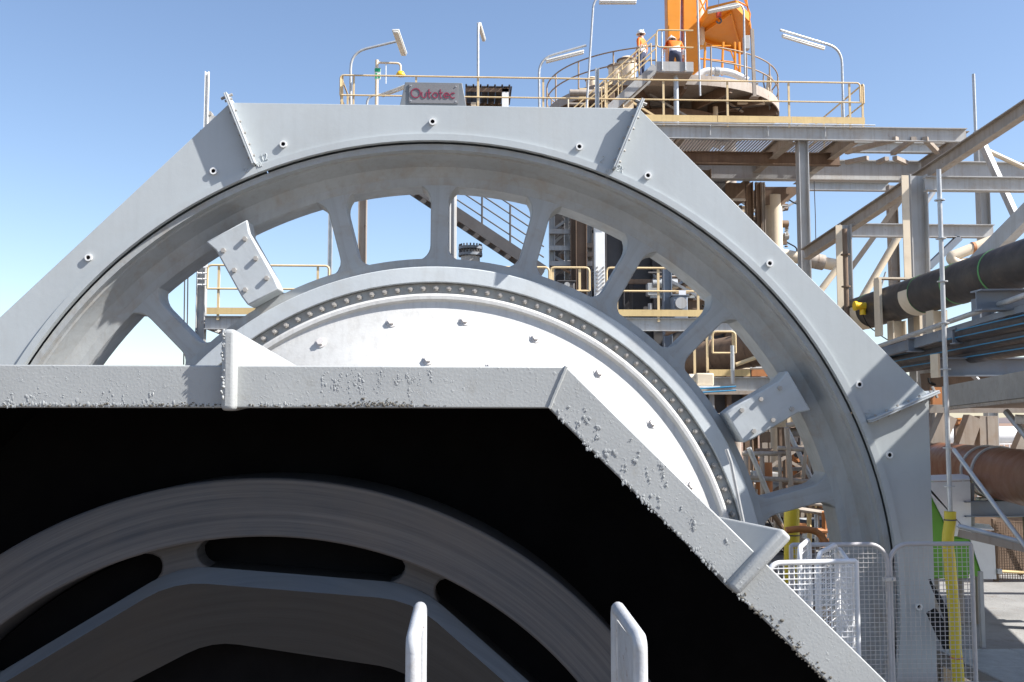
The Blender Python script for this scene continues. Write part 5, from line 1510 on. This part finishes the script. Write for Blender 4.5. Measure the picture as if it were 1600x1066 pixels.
# ================================================================ far view
cv = T('far_conveyor', 'bright white covered conveyor far beyond the trestle legs', 'conveyor', P(1520, 700, 90))
a, b = P(1430, 682, 90), P(1640, 680, 90)
B('cover', MB().cyl(a, b, 0.85, 20), 'white_paint', cv, smooth=60)
tr_ = MB()
B('walkway', MB().box(a.x, b.x, 88.6, 89.2, a.z-1.3, a.z-1.15), 'galv', cv)
for i in range(26):
    x = a.x + (b.x-a.x)*i/25
    B('post', MB().cyl((x, 88.7, a.z-2.6), (x, 88.7, a.z-0.75), 0.06, 6), 'white_paint', cv)
B('hand_rail', MB().cyl((a.x, 88.7, a.z-0.75), (b.x, 88.7, b.z-0.75), 0.05, 6), 'white_paint', cv)
B('lower_chord', MB().box(a.x, b.x, 88.7, 89.3, a.z-2.7, a.z-2.5), 'galv', cv)
for i in range(6):
    x = a.x + (b.x-a.x)*i/5
    B('trestle', MB().bar((x, 89, -7.5), (x, 89, a.z-2.7), 0.3, 0.3, up=(0,1,0)), 'steel_grey', cv)
hl = MB(); rnd = random.Random(21)
nx = 60; vs = []; fs = []
for i in range(nx+1):
    x = -2500 + 5000*i/nx
    hgt = 28 + 26*math.sin(i*0.37) + 14*math.sin(i*0.91+1) + rnd.uniform(-5,5)
    vs += [(x, 2300, -8), (x, 2600, max(6, hgt)), (x, 3000, -8)]
for i in range(nx):
    a = i*3; fs += [(a, a+3, a+4, a+1), (a+1, a+4, a+5, a+2)]
hh_ = B('hills', hl.add(vs, fs), 'hill', smooth=60); hh_['kind'] = 'structure'
for (px, py, w_, h_, Y, lab) in ((1500, 660, 10, 9, 70, 'orange machine far away left between the trestle legs'), (1524, 664, 6, 7, 72, 'small orange machine far away right between the trestle legs')):
    c = P(px, py, Y); s_ = Y/FPX
    t = T('far_machine', lab, 'machine', (c.x, Y, -7.4), 'far orange machines')
    B('cab', MB().box(c.x-w_*s_/2, c.x+w_*s_/2, Y, Y+1.0, c.z-h_*s_/2, c.z+h_*s_/2), 'orange_rust', t, bevel=0.08)
    B('roof', MB().box(c.x-w_*s_*0.4, c.x+w_*s_*0.3, Y-0.05, Y+1.05, c.z+h_*s_/2+.003, c.z+h_*s_/2+0.1), 'crane_orange', t)
    B('mast', MB().box(c.x-0.15, c.x+0.15, Y+0.4, Y+0.7, -7.42, c.z-h_*s_/2-.003), 'steel_brown', t)

# ================================================================ more far plant seen through the lower right spokes
far = [('far_container', 'rust red shipping container far behind the scaffold tower', 'container', (1150,728,1205,752), 46, 'orange_rust'),
       ('far_container', 'white box far behind the scaffold tower near the drum', 'container', (1140,752,1180,772), 38, 'white_paint'),
       ('far_container', 'blue grey box at far right behind the scaffold tower', 'container', (1245,716,1290,745), 44, 'steel_blue'),
       ('far_container', 'tan box low behind the yellow sleeve on the far side', 'container', (1200,800,1262,850), 34, 'cream_paint')]
for (nm, lab, cat, (x0, y0, x1, y1), Y, mt) in far:
    a, b = P(x0, y0, Y), P(x1, y1, Y)
    t = T(nm, lab, cat, ((a.x+b.x)/2, Y, b.z), 'far boxes behind the scaffold')
    B('body', MB().box(a.x, b.x, Y, Y+2.4, b.z, a.z), mt, t, bevel=0.03)
    for i in range(9):
        x = a.x + (b.x-a.x)*(i+0.5)/9; B('rib', MB().box(x-0.03, x+0.03, Y-0.05, Y-0.003, b.z+0.08, a.z-0.08), mt, t)
    B('plinth', MB().box(a.x+0.1, b.x-0.1, Y+0.1, Y+2.3, -7.42, b.z-0.004), 'steel_brown', t)
# pipe with coupling left of the cream flanged column
cpz = P(1270, 408, 27.5)
cp_ = T('coupled_pipe', 'dusty cream pipe with clamp coupling beside the platform column', 'pipe', cpz)
a, b = P(1205, 395, 27.5), P(1310, 415, 27.5)
B('pipe', MB().cyl(a, b, 0.17, 18), 'cream_paint', cp_, smooth=60)
for t_ in (0.62, 0.72):
    c = lerp(a, b, t_); dv = (b-a).normalized()
    B('coupling', MB().cyl(c - dv*0.11, c + dv*0.11, 0.22, 18), 'steel_dust_bounce', cp_, smooth=50)
# return bend behind the raking plate
rb = T('return_bend', 'rusty cream pipe bend behind the black slurry pipe', 'pipe', P(1495, 405, 19.5))
B('pipe', MB().tube(bend([P(1560,372,19.5), P(1510,392,19.5), P(1484,402,19.5), P(1494,413,19.5), P(1530,410,19.5)], 0.25, 6), 0.11, 14), 'cream_paint', rb, smooth=60)
c = P(1520, 388, 19.5)
B('weld_band', MB().cyl(c - Vector((0.03,0,0)), c + Vector((0.03,0,0)), 0.125, 14), 'orange_rust', rb)
# hoses hanging at the right edge of the round tank
hb_ = T('hose_bundle', 'bundle of pale hoses hanging at the right edge of round tank', 'hoses', P(1206, 180, 37))
rnd = random.Random(5)
for i in range(9):
    pts = []
    x0_ = 1198 + rnd.uniform(-6, 9)
    for k in range(7):
        pts.append(P(x0_ + rnd.uniform(-2.5, 2.5), 118 + k*10 + rnd.uniform(-3,3), 37.5 + rnd.uniform(-.2,.2)))
    B('hose', MB().tube(bend(pts, 0.3, 3), rnd.uniform(.03,.06), 6), rnd.choice(['cream_paint','steel_dust_bounce','galv']), hb_, smooth=60)
# small things left about on the lower deck and rack
tp = T('survey_tape', 'thin blue line stretched along the drum side pipes', 'line', P(1130, 608, 20))
for k, py in enumerate((606, 612)):
    B('strand', MB().cyl(P(1085, py+2, 20), P(1150, py-2, 20), 0.018, 6), 'blue_line', tp)

# ================================================================ denser pipework and steel in the shaded parts of the plant
def clutter(label, x0, y0, x1, y1, Y0, Y1, n, seed, mats, base):
    rnd = random.Random(seed)
    t = T('pipework', label, 'pipework', base)
    for i in range(n):
        a = P(rnd.uniform(x0, x1), rnd.uniform(y0, y1), rnd.uniform(Y0, Y1))
        k = rnd.random(); mt = rnd.choice(mats)
        wpx = (x1-x0)*a.y/FPX; hpx = (y1-y0)*a.y/FPX
        if k < 0.30:
            l = rnd.uniform(.15, .5)*wpx; x2 = min(a.x + l, P(x1, y1, a.y).x)
            B('pipe', MB().cyl(a, (x2, a.y, a.z), rnd.choice([.03,.05,.08,.12]), 10), mt, t, smooth=60)
        elif k < 0.55:
            l = rnd.uniform(.2, .7)*hpx; z2 = max(a.z - l, P(x0, y1, a.y).z)
            B('pipe', MB().cyl(a, (a.x, a.y, z2), rnd.choice([.03,.04,.06,.1]), 10), mt, t, smooth=60)
        elif k < 0.70:
            l = rnd.uniform(.2, .5)*wpx
            B('angle_bar', MB().bar(a, a + Vector((l, rnd.uniform(-.3,.3), rnd.choice([-.6,.6])*l)), .07, .07), mt, t)
        elif k < 0.85:
            l = rnd.uniform(.2, .6)*wpx; x2 = min(a.x + l, P(x1, y1, a.y).x)
            B('beam', MB().ibeam(a, (x2, a.y, a.z), rnd.uniform(.16,.3), .14, .016), mt, t)
        elif k < 0.94:
            s_ = rnd.uniform(.12, .32)
            B('fitting', MB().box(a.x-s_/2, a.x+s_/2, a.y, a.y+s_, a.z-s_*.6, a.z+s_*.6), mt, t, bevel=.02)
        else:
            pts = [a, a + Vector((.25*wpx*rnd.random(), 0, -.25*hpx*rnd.random())), a + Vector((.3*wpx*rnd.random(), 0, -.5*hpx*rnd.random())), a + Vector((.45*wpx*rnd.random(), 0, -.3*hpx))]
            B('hose', MB().tube(bend(pts, .4, 4), .025, 6), 'rubber_black', t, smooth=60)
    return t
BR = ['steel_brown', 'steel_brown', 'steel_dust_bounce', 'steel_grey', 'steel_dark', 'cream_paint']
clutter('brown pipework and steel packed under the upper platform', 1085, 288, 1232, 385, 31.5, 34, 64, 31, BR, P(1160, 390, 32))
clutter('dim pipes and brackets inside the dark process tower', 866, 320, 1010, 455, 28.2, 29.8, 64, 32, ['steel_brown','steel_dust_bounce','steel_grey','steel_dark','steel_blue'], P(930, 460, 29))
clutter('pipes and fittings behind the right walkway rail', 1012, 425, 1140, 490, 25.8, 28.0, 56, 33, BR + ['galv', 'steel_blue'], P(1080, 495, 26.5))
clutter('tangle of thin scaffold tubes low behind the gear spokes', 1150, 660, 1320, 860, 21.0, 26.0, 110, 34, ['steel_dust_bounce','steel_brown','galv','steel_grey','orange_rust','steel_dark'], P(1230, 870, 23))
clutter('brown steel and pipes packed beneath the pipe rack deck', 1448, 560, 1600, 606, 20.0, 23.0, 50, 35, BR + ['toe_yellow'], P(1520, 610, 21))
clutter('dusty beams and hangers under the round tank floor', 985, 128, 1195, 182, 35.5, 41.0, 40, 36, ['steel_brown','steel_brown','steel_dust_bounce','steel_grey','cream_paint'], P(1090, 185, 38))
clutter('cables and brackets around the stair foot on upper platform', 880, 135, 990, 168, 33.0, 36.0, 20, 37, ['steel_brown','cream_paint','rail_cream','steel_dust_bounce'], P(935, 170, 34))
# ================================================================ two workers on the round tank deck
def person(name, label, loc, rotz, joints, radii, edges, hat_rot, zones):
    t = T(name, label, 'person', loc)
    me = bpy.data.meshes.new('body_src')
    names = list(joints)
    me.from_pydata([joints[n] for n in names], [(names.index(a), names.index(b)) for a, b in edges], [])
    o = bpy.data.objects.new('body_src', me); COL.objects.link(o)
    sk = o.modifiers.new('skin', 'SKIN')
    sk.use_smooth_shade = True
    for i, n in enumerate(names):
        r = radii[n]; v = me.skin_vertices[0].data[i]
        v.radius = r if isinstance(r, tuple) else (r, r)
        v.use_root = (n == 'pelvis')
    ss = o.modifiers.new('sub', 'SUBSURF'); ss.levels = 2; ss.render_levels = 2
    dg_ = bpy.context.evaluated_depsgraph_get(); dg_.update()
    ev = o.evaluated_get(dg_)
    nm = bpy.data.meshes.new_from_object(ev)
    bpy.data.objects.remove(o)
    nm.materials.clear()
    for m_ in ('skin', 'vest_orange', 'reflect_band', 'shirt_pale', 'navy_cloth', 'boot', 'hair_dark'): nm.materials.append(M[m_])
    for p in nm.polygons:
        p.material_index = zones(p.center); p.use_smooth = True
    b = bpy.data.objects.new('body', nm); COL.objects.link(b); b.parent = t
    t.rotation_euler = (0, 0, rotz); t.scale = (1.1, 1.1, 1.1)
    # hard hat: domed shell with brim and ridge
    h = Vector(joints['crown'])
    m = MB()
    prof = [(0.0, 0.125), (0.06, 0.118), (0.105, 0.085), (0.128, 0.03), (0.135, -0.005), (0.16, -0.015), (0.158, -0.025), (0.125, -0.012)]
    m.lathe((0,0,0), prof, 24, axis='z', closed=False)
    m.bar((0,-0.12,0.10), (0,0.10,0.112), 0.035, 0.03)
    mm = m.mesh('hard_hat', smooth=50); mm.materials.append(M['white_paint'])
    ho = bpy.data.objects.new('hard_hat', mm); COL.objects.link(ho); ho.parent = t
    ho.location = h + Vector((0,0,-0.03)); ho.rotation_euler = hat_rot
    return t
def hand(J, Rr, E, side, wrist, dirv):
    w_ = Vector(wrist); d = Vector(dirv).normalized(); s = d.cross(Vector((0,1,0))).normalized()
    palm = 'palm'+side
    J[palm] = tuple(w_ + d*0.07); Rr[palm] = (0.042, 0.022); E.append(('wrist'+side, palm))
    for k in range(4):
        a = 'f%d%s' % (k, side); b = 'g%d%s' % (k, side)
        off = s*(-0.03 + 0.02*k)
        J[a] = tuple(w_ + d*0.115 + off + Vector((0,-0.006,0))); J[b] = tuple(w_ + d*(0.155 - 0.006*abs(k-1.4)) + off + Vector((0,-0.022,0)))
        Rr[a] = 0.0095; Rr[b] = 0.008; E += [(palm, a), (a, b)]
    J['th'+side] = tuple(w_ + d*0.06 + s*0.05 + Vector((0,-0.01,0))); J['ti'+side] = tuple(w_ + d*0.10 + s*0.06 + Vector((0,-0.02,0)))
    Rr['th'+side] = 0.012; Rr['ti'+side] = 0.0095; E += [(palm, 'th'+side), ('th'+side, 'ti'+side)]

# worker standing by the stair, facing left and slightly away (local +y = facing)
J = {'pelvis': (0,0,0.98), 'belly': (0,0.0,1.12), 'chest': (0,0.01,1.32), 'neck': (0,0.0,1.49), 'head': (0,0.04,1.62), 'crown': (0,0.03,1.71), 'nose': (0,0.125,1.60), 'chin': (0,0.085,1.545),
     'shoL': (-0.19,0,1.42), 'elbL': (-0.26,-0.04,1.15), 'wristL': (-0.24,0.10,0.94), 'shoR': (0.19,0,1.42), 'elbR': (0.27,-0.03,1.15), 'wristR': (0.25,0.10,0.93),
     'hipL': (-0.10,0,0.92), 'kneeL': (-0.12,0.03,0.50), 'ankL': (-0.12,-0.03,0.10), 'toeL': (-0.14,0.15,0.05), 'hipR': (0.10,0,0.92), 'kneeR': (0.12,0.06,0.50), 'ankR': (0.13,0.02,0.10), 'toeR': (0.15,0.20,0.05)}
Rr = {'pelvis': (0.17,0.125), 'belly': (0.165,0.12), 'chest': (0.185,0.13), 'neck': 0.065, 'head': (0.085,0.10), 'crown': 0.078, 'nose': 0.014, 'chin': 0.035,
      'shoL': 0.075, 'elbL': 0.052, 'wristL': 0.035, 'shoR': 0.075, 'elbR': 0.052, 'wristR': 0.035, 'hipL': 0.105, 'kneeL': 0.072, 'ankL': 0.055, 'toeL': 0.045, 'hipR': 0.105, 'kneeR': 0.072, 'ankR': 0.055, 'toeR': 0.045}
E_ = [('pelvis','belly'),('belly','chest'),('chest','neck'),('neck','head'),('head','crown'),('head','nose'),('head','chin'),('chest','shoL'),('shoL','elbL'),('elbL','wristL'),('chest','shoR'),('shoR','elbR'),('elbR','wristR'),
      ('pelvis','hipL'),('hipL','kneeL'),('kneeL','ankL'),('ankL','toeL'),('pelvis','hipR'),('hipR','kneeR'),('kneeR','ankR'),('ankR','toeR')]
hand(J, Rr, E_, 'L', J['wristL'], (0, 0.5, -0.85)); hand(J, Rr, E_, 'R', J['wristR'], (0, 0.5, -0.85))
def z1f(c):
    if c.z > 1.585 and c.y < 0.02: return 6
    if c.z > 1.50 and abs(c.x) < 0.14: return 0
    if abs(c.x) > 0.205 and c.z < 1.18: return 0
    if c.z > 1.17: return 1 if (c.z > 1.24 or abs(c.x) > 0.17) else 2
    if c.z > 1.03: return 3 if abs(c.x) < 0.2 else 0
    if c.z > 0.13: return 4 if abs(c.x) < 0.2 else 0
    return 5
p1 = P(1003, 117, 35.2)
person('person', 'standing worker in orange vest, dark trousers and white hard hat', (p1.x, p1.y, tz-0.04), R(48), J, Rr, E_, (R(-4), 0, 0), z1f)

# worker bending over behind the landing rail, back to the camera
J2 = dict(J); R2 = dict(Rr)
J2.update({'pelvis': (0,0,0.93), 'belly': (0,0.07,1.06), 'chest': (0,0.20,1.24), 'neck': (0,0.30,1.37), 'head': (-0.04,0.38,1.45), 'crown': (-0.06,0.39,1.53), 'nose': (-0.05,0.47,1.40), 'chin': (-0.04,0.42,1.37),
     'shoL': (-0.20,0.20,1.33), 'elbL': (-0.34,0.30,1.10), 'wristL': (-0.36,0.52,1.02), 'shoR': (0.20,0.20,1.33), 'elbR': (0.33,0.30,1.08), 'wristR': (0.30,0.52,1.00),
     'hipL': (-0.11,0,0.88), 'kneeL': (-0.13,0.16,0.50), 'ankL': (-0.13,-0.02,0.10), 'toeL': (-0.15,0.15,0.05), 'hipR': (0.11,0,0.88), 'kneeR': (0.16,0.17,0.50), 'ankR': (0.16,0.0,0.10), 'toeR': (0.18,0.17,0.05)})
R2.update({'chest': (0.215,0.14), 'belly': (0.185,0.135), 'pelvis': (0.195,0.15), 'hipL': 0.125, 'hipR': 0.125})
E2 = [e for e in E_ if not any(k[:4] in ('palm',) or k[:2] in ('f0','f1','f2','f3','g0','g1','g2','g3','th','ti') for k in e)]
for k in list(J2):
    if k[:4] == 'palm' or k[:2] in ('f0','f1','f2','f3','g0','g1','g2','g3','th','ti'): J2.pop(k); R2.pop(k)
hand(J2, R2, E2, 'L', J2['wristL'], (0, 0.9, -0.3)); hand(J2, R2, E2, 'R', J2['wristR'], (0, 0.9, -0.3))
def z2f(c):
    if c.z > 1.40 and c.y > 0.24 and abs(c.x) < 0.16: return 6 if c.y < 0.40 else 0
    if c.y > 0.42 and abs(c.x) > 0.2: return 0
    if c.z > 1.13: return 1
    if c.z > 1.075: return 2
    if c.z > 0.96: return 3
    if c.z > 0.13: return 4
    return 5
p2 = P(1055, 119, 34.9)
person('person', 'worker bending over in orange and grey shirt behind the landing rail', (p2.x, p2.y-0.05, tz-0.04), R(-4), J2, R2, E2, (R(-24), R(-6), 0), z2f)
